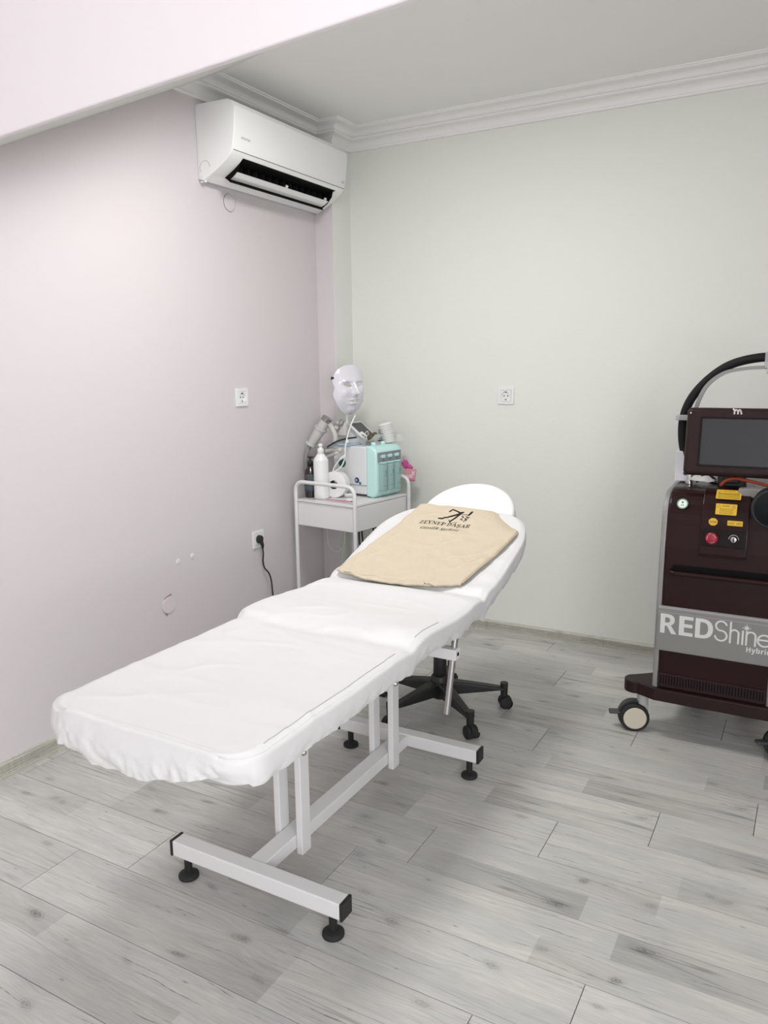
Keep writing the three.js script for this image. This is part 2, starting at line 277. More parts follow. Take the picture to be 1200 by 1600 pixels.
{
  const bed = thing('treatment_bed', 'white folding treatment bed on a steel frame under a disposable sheet', 'bed', [BX, 0, -1.8]);
  const L = (z) => z + 1.8;                                              // world depth -> bed's own
  const bar = (z) => {
    const b = mesh('cross_bar', rbox(0.53, 0.044, 0.044, 0.004, 0.014, 0.086, L(z)), whitePowder, bed);
    for (const s of [-1, 1]) {
      mesh('end_cap', rbox(0.008, 0.046, 0.046, 0.002, 0.014 + s * 0.269, 0.086, L(z)), blackPlastic, b);
      const f = mesh('levelling_foot', lathe([[0, 0], [0.0265, 0], [0.0275, 0.003], [0.027, 0.009], [0.022, 0.0125], [0.012, 0.0145], [0.0105, 0.016], [0, 0.016]], 28), blackRubber, b); f.position.set(0.014 + s * 0.232, 0, L(z));
      mesh('stem', cyl(0.0105, 0.056, 16).translate(0.014 + s * 0.232, 0.042, L(z)), blackPlastic, b);
    }
  };
  bar(-1.384); bar(-2.222);
  mesh('long_beam', span(-0.025, 0.025, 0.064, 0.104, L(-2.2), L(-1.406), 0.004), whitePowder, bed);
  for (const [z, dz] of [[-1.565, 0], [-2.08, 0]]) for (const s of [-1, 1]) {
    const p = mesh('upright', rbox(0.02, 0.33, 0.042, 0.003, s * 0.036, 0.05 + 0.165, L(z)), whitePowder, bed);
    mesh('upright', rbox(0.02, 0.25, 0.042, 0.003, s * 0.036, 0.44, L(z) - 0.006).translate(s * -0.014, 0, 0), whitePowder, bed);
    const bolt = mesh('bolt', lathe([[0, 0], [0.009, 0], [0.009, 0.003], [0.0065, 0.0035], [0.0065, 0.007], [0.004, 0.009], [0, 0.009]], 18), chrome, p); bolt.rotation.z = -s * Math.PI / 2; bolt.position.set(s * 0.046, 0.345, L(z) + 0.004);
  }
  for (const z of [-1.28, -1.6, -2.02, -2.16]) mesh('under_frame', span(-0.22, 0.22, 0.520, 0.545, L(z - 0.03), L(z)), whitePowder, bed);
  for (const x of [-0.22, 0.195]) mesh('under_frame', span(x, x + 0.025, 0.520, 0.545, L(-2.19), L(-1.25)), whitePowder, bed);
  // back support: bracket and the slotted prop rod on the camera side
  const br = mesh('prop_bracket', rbox(0.16, 0.034, 0.034, 0.003, 0.21, 0.507, L(-2.02)), whitePowder, bed);
  mesh('grub_hole', cyl(0.006, 0.002, 16).rotateZ(Math.PI / 2).translate(0.2905, 0.507, L(-2.02)), blackDeep, br);
  mesh('prop_rod', rod(V(0.268, 0.325, L(-1.99)), V(0.275, 0.555, L(-2.035)), 0.0095), steel, bed);
  // the three cushions and the round headrest
  const cushion = (name, s0, s1, th, r0, r1, hw = 0.279) => {              // plan outline with its own corner radii at either end
    const sh = new THREE.Shape(), len = s1 - s0;
    sh.moveTo(-hw + r0, 0); sh.lineTo(hw - r0, 0); sh.absarc(hw - r0, r0, r0, -Math.PI / 2, 0, false); sh.lineTo(hw, len - r1); sh.absarc(hw - r1, len - r1, r1, 0, Math.PI / 2, false); sh.lineTo(-hw + r1, len); sh.absarc(-hw + r1, len - r1, r1, Math.PI / 2, Math.PI, false); sh.lineTo(-hw, r0); sh.absarc(-hw + r0, r0, r0, Math.PI, 1.5 * Math.PI, false);
    const g = extrude(sh, th - 0.024, 0.012, [], 3); g.rotateX(-Math.PI / 2); g.translate(0, -th + 0.012, 0);
    const m = mesh(name, g, vinyl, bed), q = bedPoint(s0 + 1e-4); m.position.set(0, q.y - 0.004, L(q.z)); if (s0 >= S2) m.rotation.x = BED.tilt; return m;
  };
  cushion('foot_cushion', 0.006, S1 - 0.006, 0.062, 0.06, 0.02); cushion('seat_cushion', S1 + 0.006, S2 - 0.008, 0.062, 0.02, 0.02); cushion('back_cushion', S2 + 0.012, S3 - 0.008, 0.062, 0.02, 0.17);
  const hs = new THREE.Shape(); hs.moveTo(-0.19, -0.03); hs.lineTo(0.19, -0.03); hs.lineTo(0.19, 0.0); hs.absellipse(0, 0, 0.19, 0.185, 0, Math.PI, false); hs.lineTo(-0.19, -0.03);
  const hg = extrude(hs, 0.035, 0.014, [], 4); hg.translate(0, 0, -0.049);
  const hr = mesh('headrest', hg, std(lin(0.82, 0.82, 0.81), 0.45), bed); hr.position.set(0.008, 0.79, L(-2.725)); hr.rotation.x = -Math.PI / 2 + 33 * Math.PI / 180;
}
// disposable sheet over the cushions
const sheetWhite = std(lin(0.72, 0.72, 0.72), 0.55, { bumpMap: dataTex(512, 512, (i, j) => 0.5 + 0.5 * fbm(i / 512 * 60, j / 512 * 60, 4.1, 3)), bumpScale: 0.00025, sheen: 0.15, sheenRoughness: 0.5 });
{
  const nu = 90, ss = []; for (let k = 0; k <= 14; k++) ss.push(0.075 * (k / 14) ** 1.6); for (let k = 1; k <= 170; k++) ss.push(0.075 + (S3 - 0.21 - 0.075) * k / 170); for (let k = 1; k <= 26; k++) ss.push(S3 - 0.21 * (1 - k / 26) ** 1.3);
  const nv = ss.length - 1, pos = [], uv = [], idx = [];
  const lift = (x, s) => {
    let h = 0.006 + 0.0026 * fbm(x * 4 + 2, s * 4, 2.2, 3) + 0.001 * noise(x * 9 + s * 14, s * 26 - x * 5, 5.5);
    const w = Math.abs(noise(x * 3 + s * 6.2, s * 7.5 - x * 3.1, 8.8)); h += 0.0022 * Math.exp(-w * w * 60) * smooth(-0.3, 0.3, noise(x * 3, s * 2, 12));          // sharp soft creases
    h -= 0.011 * Math.exp(-(((s - S1) / 0.028) ** 2)) * (0.75 + 0.5 * noise(x * 7, 2.2)); h += 0.010 * Math.exp(-(((s - S1 - 0.13) / 0.1) ** 2));
    h -= 0.004 * Math.exp(-(((s - S2 + 0.004) / 0.02) ** 2)); h += 0.007 * Math.exp(-(((s - S2 + 0.06) / 0.05) ** 2)) + 0.010 * Math.exp(-(((s - S2 - 0.035) / 0.03) ** 2)) * (0.6 + 0.8 * noise(x * 9, 7.7));
    h += 0.010 * Math.exp(-(((s - S1 - 0.07) / 0.05) ** 2) - (((x - 0.2) / 0.09) ** 2)) + 0.012 * Math.exp(-(((s - S1 - 0.02) / 0.05) ** 2) - (((x + 0.25) / 0.07) ** 2));
    return h;
  };
  const at = (x, s) => { const b = bedPoint(s), h = lift(x, s); return V(BX + x, b.y + b.ny * h, b.z + b.nz * h); };
  for (let j = 0; j <= nv; j++) { const s = ss[j], l = halfL(s), r = halfR(s); for (let i = 0; i <= nu; i++) { const e = i / nu * 2 - 1, q = Math.sin(e * Math.PI / 2) * 0.35 + e * 0.65, x = q < 0 ? q * l : q * r; const p = at(x, s); const edge = 1 - Math.min(1, (1 - Math.abs(q)) * (q < 0 ? l : r) / 0.018); p.y -= 0.006 * edge * edge; pos.push(p.x, p.y, p.z); uv.push(x, s); } }
  for (let j = 0; j < nv; j++) for (let i = 0; i < nu; i++) { const a = j * (nu + 1) + i, b = a + 1, c = a + nu + 1, d = c + 1; idx.push(a, b, d, a, d, c); }
  // skirt round the rim
  const rim = []; for (let i = 0; i < nu; i++) rim.push([i, 0]); for (let j = 0; j < nv; j++) rim.push([nu, j]); for (let i = nu; i > 0; i--) rim.push([i, nv]); for (let j = nv; j > 0; j--) rim.push([0, j]);
  const P = (q) => { const k = (q[1] * (nu + 1) + q[0]) * 3; return V(pos[k], pos[k + 1], pos[k + 2]); };
  const n = rim.length, K = 18, first = pos.length / 3; let run = 0;
  const nrm = rim.map((q, k) => { const a = P(rim[(k + n - 2) % n]), b = P(rim[(k + 2) % n]); const t = b.sub(a); return V(-t.z, 0, t.x).normalize(); });
  for (let pass = 0; pass < 3; pass++) { const c = nrm.map((v) => v.clone()); c.forEach((v, k) => nrm[k].copy(v).add(c[(k + 1) % n]).add(c[(k + n - 1) % n]).normalize()); }
  rim.forEach((q, k) => {
    const p = P(q), s = ss[q[1]], x = p.x - BX, on = nrm[k]; run += p.distanceTo(P(rim[(k + 1) % n]));
    let depth, bulge;
    if (q[1] === 0 || s < 0.06 && Math.abs(on.z) > 0.5) { const u = (x + 0.285) / 0.57; depth = u < 0.02 ? 0.018 : 0.02 + 0.078 * Math.sin(Math.PI * Math.min(1, Math.max(0, (u + 0.02) / 1.0)) ** 0.85) ** 0.8; depth = Math.max(depth, 0.056 * smooth(0.65, 1, u)); depth += 0.006 * noise(u * 14, 3.3); bulge = 0.02 * Math.sin(Math.PI * Math.min(1, u + 0.05)); }
    else if (x > 0) { depth = 0.062 + 0.004 * noise(s * 9, 1.1) + 0.012 * smooth(S2 - 0.05, S2 + 0.02, s) * (1 - smooth(S2 + 0.02, S2 + 0.1, s)); bulge = 0.004; if (s > S2) depth += 0.01 * noise(s * 30, 4.4); }
    else { depth = 0.05 + 0.006 * noise(s * 9, 6.1) - 0.03 * (1 - smooth(0.02, 0.12, s)); bulge = 0.006; if (s > S2 - 0.2 && s < S2 + 0.3) depth += 0.02; }
    if (s > S3 - 0.05) depth = 0.05;
    for (let m = 1; m <= K; m++) {
      const t = m / K, r = 0.010; let o, dn;
      if (t < 0.25) { const a = t / 0.25 * Math.PI / 2; o = r * Math.sin(a); dn = r * (1 - Math.cos(a)); } else { const w = (t - 0.25) / 0.75; dn = r + (depth - r) * w; o = r + bulge * Math.sin(w * Math.PI * 0.62) - 0.010 * w * w * (x > 0 && q[1] !== 0 ? 1 : 0.6); const amp = (q[1] === 0 ? 0.0085 : 0.0045) * w; o += amp * noise(run * 26, dn * 30, 2.5) + 0.5 * amp * noise(run * 70, dn * 60, 6.5) + 0.003 * w * Math.abs(noise(run * 40 + dn * 60, dn * 25, 9.5)); }
      pos.push(p.x + on.x * o, p.y - dn, p.z + on.z * o); uv.push(x + on.x * dn, s + run * 0.2 + dn);
    }
  });
  for (let k = 0; k < n; k++) {
    const k2 = (k + 1) % n, A = rim[k][1] * (nu + 1) + rim[k][0], B = rim[k2][1] * (nu + 1) + rim[k2][0];
    for (let m = 0; m < K; m++) { const a = m ? first + k * K + m - 1 : A, b = m ? first + k2 * K + m - 1 : B, c = first + k * K + m, d = first + k2 * K + m; idx.push(a, d, b, a, c, d); }
  }
  const g = new THREE.BufferGeometry(); g.setAttribute('position', new THREE.Float32BufferAttribute(pos, 3)); g.setAttribute('uv', new THREE.Float32BufferAttribute(uv.map((q) => q * 3), 2)); g.setIndex(idx); g.computeVertexNormals();
  const grp = thing('bed_sheet', 'thin white disposable sheet stretched over the treatment bed', 'bed sheet');
  mesh('sheet', g, sheetWhite, grp);
  // the piping of the cushion shows through the sheet as a thin line
  const pip = std(lin(0.58, 0.58, 0.58), 0.6);
  const line = (f, a, b) => { const p = []; for (let k = 0; k <= 40; k++) p.push(f(a + (b - a) * k / 40)); return tube(p, 0.0008, 80, 6); };
  const rightEdge = (s) => { const q = at(halfR(s) - 0.012, s); q.y += 0.0004; return q; };
  mesh('seam', line(rightEdge, 0.075, S1 - 0.06), pip, grp);
  mesh('seam', line(rightEdge, S1 + 0.05, S1 + 0.2), pip, grp);
  mesh('seam', line((x) => { const q = at(x, 0.010); q.y -= 0.0006; return q; }, -0.12, 0.21), pip, grp);
}
// towel laid over the back cushion
{
  const W = 1024, H = 1024;
  const map = canvasTex(W, H, (c) => {
    c.fillStyle = 'rgb(233,219,194)'; c.fillRect(0, 0, W, H);
    for (let i = 0; i < 26000; i++) { const d = (rnd() - 0.5) * 26; c.fillStyle = `rgba(${233 + d | 0},${219 + d | 0},${194 + d | 0},0.5)`; c.fillRect(rnd() * W, rnd() * H, 2 + rnd() * 3, 2 + rnd() * 3); }
    // canvas: x across the towel (0.53 m), y from the top edge (0.585 m) down
    const mx = (x) => (x + 0.265) / 0.53 * W, my = (s) => (0.575 - s) / 0.61 * H;
    c.strokeStyle = c.fillStyle = '#1d1712'; c.lineCap = 'round'; c.lineJoin = 'round';
    const path = (w, pts) => { c.lineWidth = w; c.beginPath(); pts.forEach(([x, s], i) => i ? c.lineTo(mx(x), my(s)) : c.moveTo(mx(x), my(s))); c.stroke(); };
    path(13, [[-0.028, 0.478], [-0.022, 0.494], [-0.006, 0.488], [0.012, 0.480], [0.024, 0.484]]);
    path(18, [[0.024, 0.484], [0.004, 0.462], [-0.016, 0.446], [-0.036, 0.426], [-0.05, 0.424]]);
    path(16, [[0.024, 0.484], [0.012, 0.455], [0.004, 0.428], [0.0, 0.412]]);
    path(5, [[-0.01, 0.424], [0.006, 0.400], [0.03, 0.408]]);
    path(7, [[0.028, 0.468], [0.044, 0.470], [0.054, 0.466]]); path(19, [[0.054, 0.468], [0.057, 0.492]]);
    path(8, [[0.030, 0.458], [0.040, 0.450], [0.034, 0.434], [0.044, 0.428]]);
    path(9, [[0.048, 0.456], [0.060, 0.448], [0.050, 0.438], [0.060, 0.428], [0.052, 0.420]]); path(5, [[0.064, 0.452], [0.060, 0.430]]);
    c.textBaseline = 'middle'; c.textAlign = 'center';
    c.save(); c.translate(mx(-0.012), my(0.388)); c.font = 'bold 50px serif'; c.fillText('ZEYNEP DAŞAR', 0, 0, 460); c.restore();
    c.save(); c.translate(mx(-0.018), my(0.352)); c.transform(1, 0, -0.35, 1, 0, 0); c.font = 'bold 36px serif'; c.fillText('Güzellik Merkezi', 0, 0, 300); c.restore();
  });
  const mat = std(lin(0.95, 0.95, 0.95), 0.95, { map, bumpMap: dataTex(512, 512, (i, j) => 0.5 + 0.5 * noise(i / 2.3, j / 2.3, 3) + 0.25 * noise(i / 5, j / 5, 8)), bumpScale: 0.004, sheen: 0.3, sheenRoughness: 0.8 });
  mat.bumpMap.repeat.set(2.2, 2.2);
  const left = (s) => -0.272 + (s - 0.0) / 0.51 * 0.10 + 0.008 * noise(s * 9, 1.5), right = (s) => 0.198 + 0.07 * smooth(-0.03, 0.4, s) - 0.06 * smooth(0.38, 0.53, s) + 0.004 * noise(s * 11, 3.5);
  const front = (u) => 0.018 - 0.052 * Math.sin(Math.PI * Math.min(1, u * 1.02 + 0.02)) ** 0.9 + 0.01 * u * u;
  const top = (u, v, h) => {                                             // u across, v from front edge to over the top end
    const s0 = front(u), s = s0 + (0.575 - s0) * v, x = left(s) + (right(s) - left(s)) * u;
    let sb = Math.min(S2 + s, S3 - 0.005), drop = Math.max(0, S2 + s - (S3 - 0.008));
    const b = bedPoint(Math.max(sb, S2 - 0.035));
    let hh = h + 0.018 - 0.006 * smooth(0.05, 0.2, s) + 0.006 * fbm(x * 7, s * 7, 6.4, 3) + 0.005 * noise(x * 16 + s * 7, s * 13, 2.7) + 0.003 * Math.exp(-((noise(x * 6 - s * 3, s * 8, 4.4) / 0.06) ** 2));
    if (s < 0.02) hh += 0.002;
    const p = V(BX + x, b.y + b.ny * hh, b.z + b.nz * hh); p.y -= drop * drop * 9 + drop * 0.15; p.z -= drop * 0.25; 
    const edge = smooth(0.36, 0.52, s) * smooth(0.75, 1, u); p.y -= 0.03 * edge; 
    return p;
  };
  const nu = 80, nv = 110, th = 0.010, pos = [], uv = [], idx = [];
  const put = (h, inset) => { const base = pos.length / 3; for (let j = 0; j <= nv; j++) for (let i = 0; i <= nu; i++) { const u = inset + (1 - 2 * inset) * i / nu, v = inset + (1 - inset) * j / nv; const p = top(u, v, h); pos.push(p.x, p.y, p.z); const s0 = front(u), s = s0 + (0.575 - s0) * v, x = left(s) + (right(s) - left(s)) * u; uv.push((x + 0.265) / 0.53, (s + 0.035) / 0.61); } return base; };
  const a0 = put(th, 0.008), b0 = put(th * 0.5, 0), c0 = put(0, 0.006), rowW = nu + 1;
  const face = (base, flip) => { for (let j = 0; j < nv; j++) for (let i = 0; i < nu; i++) { const a = base + j * rowW + i, b = a + 1, c = a + rowW, d = c + 1; flip ? idx.push(a, d, b, a, c, d) : idx.push(a, b, d, a, d, c); } };
  face(a0, false); face(c0, true);
  const ring = []; for (let i = 0; i < nu; i++) ring.push(i); for (let j = 0; j < nv; j++) ring.push(j * rowW + nu); for (let i = nu; i > 0; i--) ring.push(nv * rowW + i); for (let j = nv; j > 0; j--) ring.push(j * rowW);
  ring.forEach((q, k) => { const r = ring[(k + 1) % ring.length]; for (const [m, l] of [[a0, b0], [b0, c0]]) idx.push(m + q, l + q, l + r, m + q, l + r, m + r); });
  const g = new THREE.BufferGeometry(); g.setAttribute('position', new THREE.Float32BufferAttribute(pos, 3)); g.setAttribute('uv', new THREE.Float32BufferAttribute(uv, 2)); g.setIndex(idx); g.computeVertexNormals();
  const t = thing('towel', 'beige terry towel with dark embroidered lettering on the bed back', 'towel');
  mesh('towel_cloth', g, mat, t);
  const hem = []; for (let k = 0; k <= 40; k++) hem.push(top(1, 0.02 + 0.72 * k / 40, 0.004).add(V(0.0015, 0, 0)));
  mesh('hem', tube(hem, 0.0028, 80, 6), std(lin(0.50, 0.42, 0.31), 0.9), t);
}

// ---------------------------------------------------------------- office stool behind the bed
{
  const c = thing('office_stool', 'black five-star swivel stool base on casters under the bed', 'stool', [-1.235, 0, -2.645]);
  mesh('hub', lathe([[0, 0.055], [0.03, 0.055], [0.036, 0.075], [0.04, 0.125], [0.034, 0.145], [0.03, 0.15], [0, 0.15]], 32), blackPlastic, c);
  mesh('column', lathe([[0, 0.14], [0.027, 0.14], [0.026, 0.22], [0.02, 0.225], [0.02, 0.29], [0.014, 0.29], [0.014, 0.41], [0, 0.41]], 28), blackPlastic, c);
  mesh('seat', lathe([[0, 0.40], [0.12, 0.40], [0.15, 0.41], [0.155, 0.44], [0.14, 0.462], [0, 0.468]], 40), std(lin(0.02, 0.02, 0.02), 0.6), c);
  for (let k = 0; k < 5; k++) {
    const arm = mesh('arm', (() => {
      const pr = []; for (let i = 0; i <= 12; i++) { const t = i / 12; pr.push([0.02 + 0.245 * t, 0.128 - 0.035 * t - 0.008 * t * t]); } for (let i = 12; i >= 0; i--) { const t = i / 12; pr.push([0.02 + 0.245 * t, 0.068 + 0.010 * t]); }
      const g = extrude(pr, 0.018, 0.007, [], 3); g.translate(0, 0, -0.009); const p = g.attributes.position; for (let i = 0; i < p.count; i++) { const t = Math.min(1, Math.max(0, (p.getX(i) - 0.02) / 0.245)); p.setZ(i, p.getZ(i) * (1.6 - 0.45 * t)); } g.computeVertexNormals();
      return merge(g, rod(V(0.258, 0.05, 0), V(0.258, 0.105, 0), 0.014, 0.016));
    })(), blackPlastic, c);
    arm.rotation.y = (32.5 + 72 * k) * Math.PI / 180;
    const cs = mesh('caster', (() => {
      const wheel = (z) => lathe([[0, -0.009], [0.02, -0.009], [0.0245, -0.006], [0.0245, 0.006], [0.02, 0.009], [0, 0.009]], 24).rotateX(Math.PI / 2).translate(0.262, 0.0245, z);
      const hood = new THREE.CylinderGeometry(0.0275, 0.0275, 0.012, 24, 1, false, Math.PI * 0.5, Math.PI).rotateX(Math.PI / 2).translate(0.262, 0.026, 0);
      return merge(wheel(-0.014), wheel(0.014), hood, new THREE.CylinderGeometry(0.0275, 0.0275, 0.05, 24, 1, true, -0.2, 1.9).rotateX(Math.PI / 2).translate(0.262, 0.026, 0), rod(V(0.258, 0.03, 0), V(0.258, 0.06, 0), 0.007));
    })(), blackRubber, arm);
    cs.rotation.y = 0;
  }
}

// ---------------------------------------------------------------- air conditioner on the lilac wall
{
  const ac = thing('air_conditioner', 'white split air conditioner with an open louver on the lilac wall', 'air conditioner', [XL, 2.104, -3.02]);
  // cross-section, x out of the wall, y up; swept along z
  const H = 0.300, D = 0.205, LEN = 0.842;
  const outer = [[0.004, 0.012], [0.0, 0.02], [0.0, H - 0.006], [0.006, H], [D - 0.035, H - 0.004], [D - 0.012, H - 0.014], [D, H - 0.034]];
  for (let k = 0; k <= 8; k++) { const t = k / 8; outer.push([D - 0.006 * t - 0.012 * t * t, H - 0.06 - 0.128 * t]); }          // front, easing in
  const low = []; for (let k = 0; k <= 12; k++) { const t = k / 12; low.push([D - 0.020 - 0.155 * Math.sin(t * Math.PI / 2) ** 1.25 * 1.0, 0.103 - 0.097 * (1 - (1 - t) ** 1.9)]); }
  const all = [...outer, ...low];
  const body = (g) => g;
  const profile = (pts, len) => { const g = extrude(pts, len - 0.008, 0.004, [], 3); g.translate(0, 0, -(len - 0.008) / 2); return g; };
  // the outlet opening is cut out of the lower front
  const evaluator = new Evaluator(); evaluator.attributes = ['position', 'normal', 'uv'];
  const A = new Brush(profile(all, LEN)); A.updateMatrixWorld();
  const cutPts = [[D + 0.03, 0.094], [0.165, 0.094], [0.09, 0.070], [0.08, 0.0], [0.135, -0.05], [D + 0.06, 0.02]];
  const cg = extrude([[D + 0.02, 0.090], [0.155, 0.090], [0.075, 0.082], [0.068, 0.030], [0.118, -0.03], [D + 0.05, -0.03]], 0.70, 0); cg.translate(0, 0, -0.36);
  const B = new Brush(cg); B.updateMatrixWorld();
  const cut = evaluator.evaluate(A, B, SUBTRACTION);
  mesh('housing', BGU.toCreasedNormals(cut.geometry, 0.5), acWhite, ac);
  mesh('outlet_cavity', (() => { const g = extrude([[0.172, 0.089], [0.155, 0.089], [0.076, 0.081], [0.069, 0.031], [0.100, 0.006], [0.098, 0.012], [0.074, 0.034], [0.081, 0.077], [0.157, 0.085]], 0.698); g.translate(0, 0, -0.359); return g; })(), blackDeep, ac);
  for (const z of [-0.3573, 0.3367]) mesh('outlet_cavity', extrude([[0.158, 0.088], [0.078, 0.081], [0.071, 0.032], [0.092, 0.014], [0.125, 0.034], [0.152, 0.062]], 0.004).translate(0, 0, z - 0.002), blackDeep, ac);
  for (let k = 0; k < 14; k++) mesh('swing_vane', box(0.03, 0.04, 0.002, 0.095, 0.06, -0.33 + k * 0.05), std(lin(0.006, 0.006, 0.006), 0.7), ac);
  mesh('louver', (() => { const g = extrude([[0.092, 0.024], [0.112, 0.031], [0.133, 0.044], [0.136, 0.042], [0.115, 0.028], [0.094, 0.0205]], 0.68); g.translate(0, 0, -0.35); return g; })(), acWhite, ac);
  for (const z of [-0.02, -0.335]) mesh('louver_bracket', rbox(0.012, 0.02, 0.008, 0.002).rotateZ(-0.6).translate(0.126, 0.048, z), acWhite, ac);
  mesh('panel_gap', (() => { const p = []; return merge(box(0.003, 0.0022, LEN - 0.012, D - 0.0195, 0.1065, 0)); })(), std(lin(0.10, 0.10, 0.10), 0.7), ac);
  mesh('air_grille', merge(...Array.from({ length: 12 }, (_, k) => box(0.006, 0.004, LEN - 0.06, 0.03 + k * 0.011, H + 0.001, 0))), acWhite, ac);
  const logo = mesh('maker_name', new THREE.PlaneGeometry(0.085, 0.02), std(lin(1, 1, 1), 0.4, { transparent: true, map: canvasTex(256, 60, (c) => { c.clearRect(0, 0, 256, 60); c.fillStyle = 'rgba(120,125,122,1)'; c.font = '46px sans-serif'; c.textAlign = 'center'; c.textBaseline = 'middle'; c.fillText('airsonan', 128, 30, 240); }) }), ac);
  logo.rotation.y = Math.PI / 2; logo.position.set(D - 0.0085, 0.158, 0.345); logo.rotation.order = 'YXZ'; logo.rotation.x = 0.16;
  mesh('energy_mark', box(0.001, 0.003, 0.02, D - 0.0115, 0.130, -0.395), greyPlastic, ac); mesh('energy_mark', box(0.001, 0.002, 0.012, D - 0.0105, 0.137, -0.396), greyPlastic, ac);
  mesh('side_cap', (() => { const g = new THREE.TorusGeometry(0.026, 0.0008, 6, 40, Math.PI * 1.2); g.translate(0.04, 0.055, LEN / 2 + 0.0004); return g; })(), greyPlastic, ac);
  mesh('hinge_pin', merge(rbox(0.012, 0.008, 0.008, 0.002, 0.012, 0.004, LEN / 2 - 0.01), rbox(0.012, 0.008, 0.008, 0.002, 0.03, 0.004, LEN / 2 - 0.01)), acWhite, ac);
}
// round covers and filler spots on the lilac wall
{
  const cov = tag(mesh('pipe_cover', lathe([[0, 0.006], [0.03, 0.006], [0.036, 0.004], [0.038, 0], [0, 0]], 48), wallLilac), 'round lilac cover disc on the wall under the air conditioner', 'cover'); cov.rotation.z = -Math.PI / 2; cov.position.set(XL, 2.058, -2.79);
  const low = thing('blanking_disc', 'lilac painted round patch low on the wall above the bed', 'cover', [XL, 0.382, -2.281]);
  const pts = []; for (let k = 0; k < 40; k++) { const a = k / 40 * Math.PI * 2; pts.push([0.036 * Math.cos(a) * (1 + 0.03 * noise(Math.cos(a) * 2, Math.sin(a) * 2)), 0.034 * Math.sin(a)]); }
  const d = mesh('disc', extrude(pts, 0.003, 0.0012, [], 2), std(lin(0.70, 0.63, 0.66), 0.6), low); d.rotation.y = Math.PI / 2; d.position.x = 0.0012;
  const torn = mesh('torn_edge', extrude([[-0.024, 0.03], [-0.008, 0.04], [0.010, 0.042], [0.018, 0.047], [0.02, 0.036], [0.012, 0.038], [-0.006, 0.036], [-0.018, 0.029]], 0.0012, 0), std(lin(0.26, 0.22, 0.22), 0.8), low); torn.rotation.y = Math.PI / 2;
  const nick = mesh('torn_edge', extrude([[-0.02, -0.03], [-0.004, -0.036], [-0.012, -0.046], [-0.018, -0.040]], 0.0012, 0), std(lin(0.36, 0.31, 0.32), 0.8), low); nick.rotation.y = Math.PI / 2;
  const spot = (y, z, label) => { const g = new THREE.SphereGeometry(0.013, 20, 14); const p = g.attributes.position; for (let i = 0; i < p.count; i++) { const k = 1 + 0.3 * noise(p.getX(i) * 150, p.getY(i) * 150, p.getZ(i) * 150 + y * 9); p.setXYZ(i, p.getX(i) * 0.32 * k, p.getY(i) * k, p.getZ(i) * k); } g.computeVertexNormals(); const m = tag(mesh('filler_spot', g, std(lin(0.72, 0.69, 0.70), 0.7)), label, 'wall filler', 'filled screw holes'); m.position.set(XL, y, z); };
  spot(0.552, -2.352, 'small white filler dab on lilac wall, left one of two'); spot(0.558, -2.438, 'small white filler dab on lilac wall, right one of two');
}
// ---------------------------------------------------------------- wall sockets
const earthMetal = std(lin(0.03, 0.03, 0.03), 0.4, { metalness: 0.5 });
function socket(pos, turn, label) {
  const s = thing('wall_socket', label, 'socket', pos, turn, 'wall sockets');
  const sh = roundRect(-0.0405, -0.0405, 0.0405, 0.0405, 0.003); sh.holes.push(roundRect(-0.0272, -0.0272, 0.0272, 0.0272, 0.002, new THREE.Path()));
  mesh('frame', extrude(sh, 0.006, 0.0015, [], 2), whitePlastic, s);
  const ins = roundRect(-0.0265, -0.0265, 0.0265, 0.0265, 0.002); const hole = new THREE.Path(); hole.absarc(0, 0, 0.0205, 0, Math.PI * 2, true); ins.holes.push(hole);
  const i = mesh('insert', extrude(ins, 0.007, 0.0008, [], 1), whitePlastic, s);
  const w = new THREE.Group(); 
  mesh('well', merge(new THREE.CylinderGeometry(0.0206, 0.0206, 0.018, 36, 1, true).rotateX(Math.PI / 2).translate(0, 0, -0.002), new THREE.CircleGeometry(0.0206, 36).translate(0, 0, -0.0105 + 0.0125)), whitePlastic, s);
  for (const q of [-1, 1]) mesh('pin_hole', cyl(0.0028, 0.002, 14).rotateX(Math.PI / 2).translate(q * 0.0095, 0, 0.0025), blackDeep, s);
  for (const q of [-1, 1]) mesh('earth_clip', box(0.006, 0.004, 0.006, 0, q * 0.0182, 0.005), earthMetal, s);
  return s;
}
socket([XL, 1.221, -2.813], Math.PI / 2, 'empty white wall socket halfway up the lilac wall');
socket([-1.342, 1.205, ZB], 0, 'empty white wall socket on the grey green wall');
socket([XL, 0.543, -2.887], Math.PI / 2, 'white wall socket low on the lilac wall with plug in');
{
  const p = thing('power_plug', 'black power plug and cord hanging from the low socket', 'plug', [XL, 0.545, -2.884]);
  mesh('plug_body', merge(lathe([[0, 0.003], [0.0185, 0.003], [0.0185, 0.022], [0.016, 0.026], [0.009, 0.028], [0, 0.028]], 28).rotateZ(-Math.PI / 2), rod(V(0.020, -0.002, 0), V(0.028, -0.028, -0.003), 0.0115, 0.008), rod(V(0.028, -0.028, -0.003), V(0.026, -0.048, -0.006), 0.008, 0.0045)), blackPlastic, p);
  mesh('cord', tube([[0.026, -0.045, -0.006], [0.022, -0.075, -0.014], [0.014, -0.115, -0.02], [0.016, -0.15, -0.028], [0.022, -0.178, -0.05], [0.02, -0.22, -0.07], [0.02, -0.30, -0.08], [0.03, -0.42, -0.09], [0.06, -0.53, -0.14]], 0.0036, 90, 8), blackRubber, p);
}

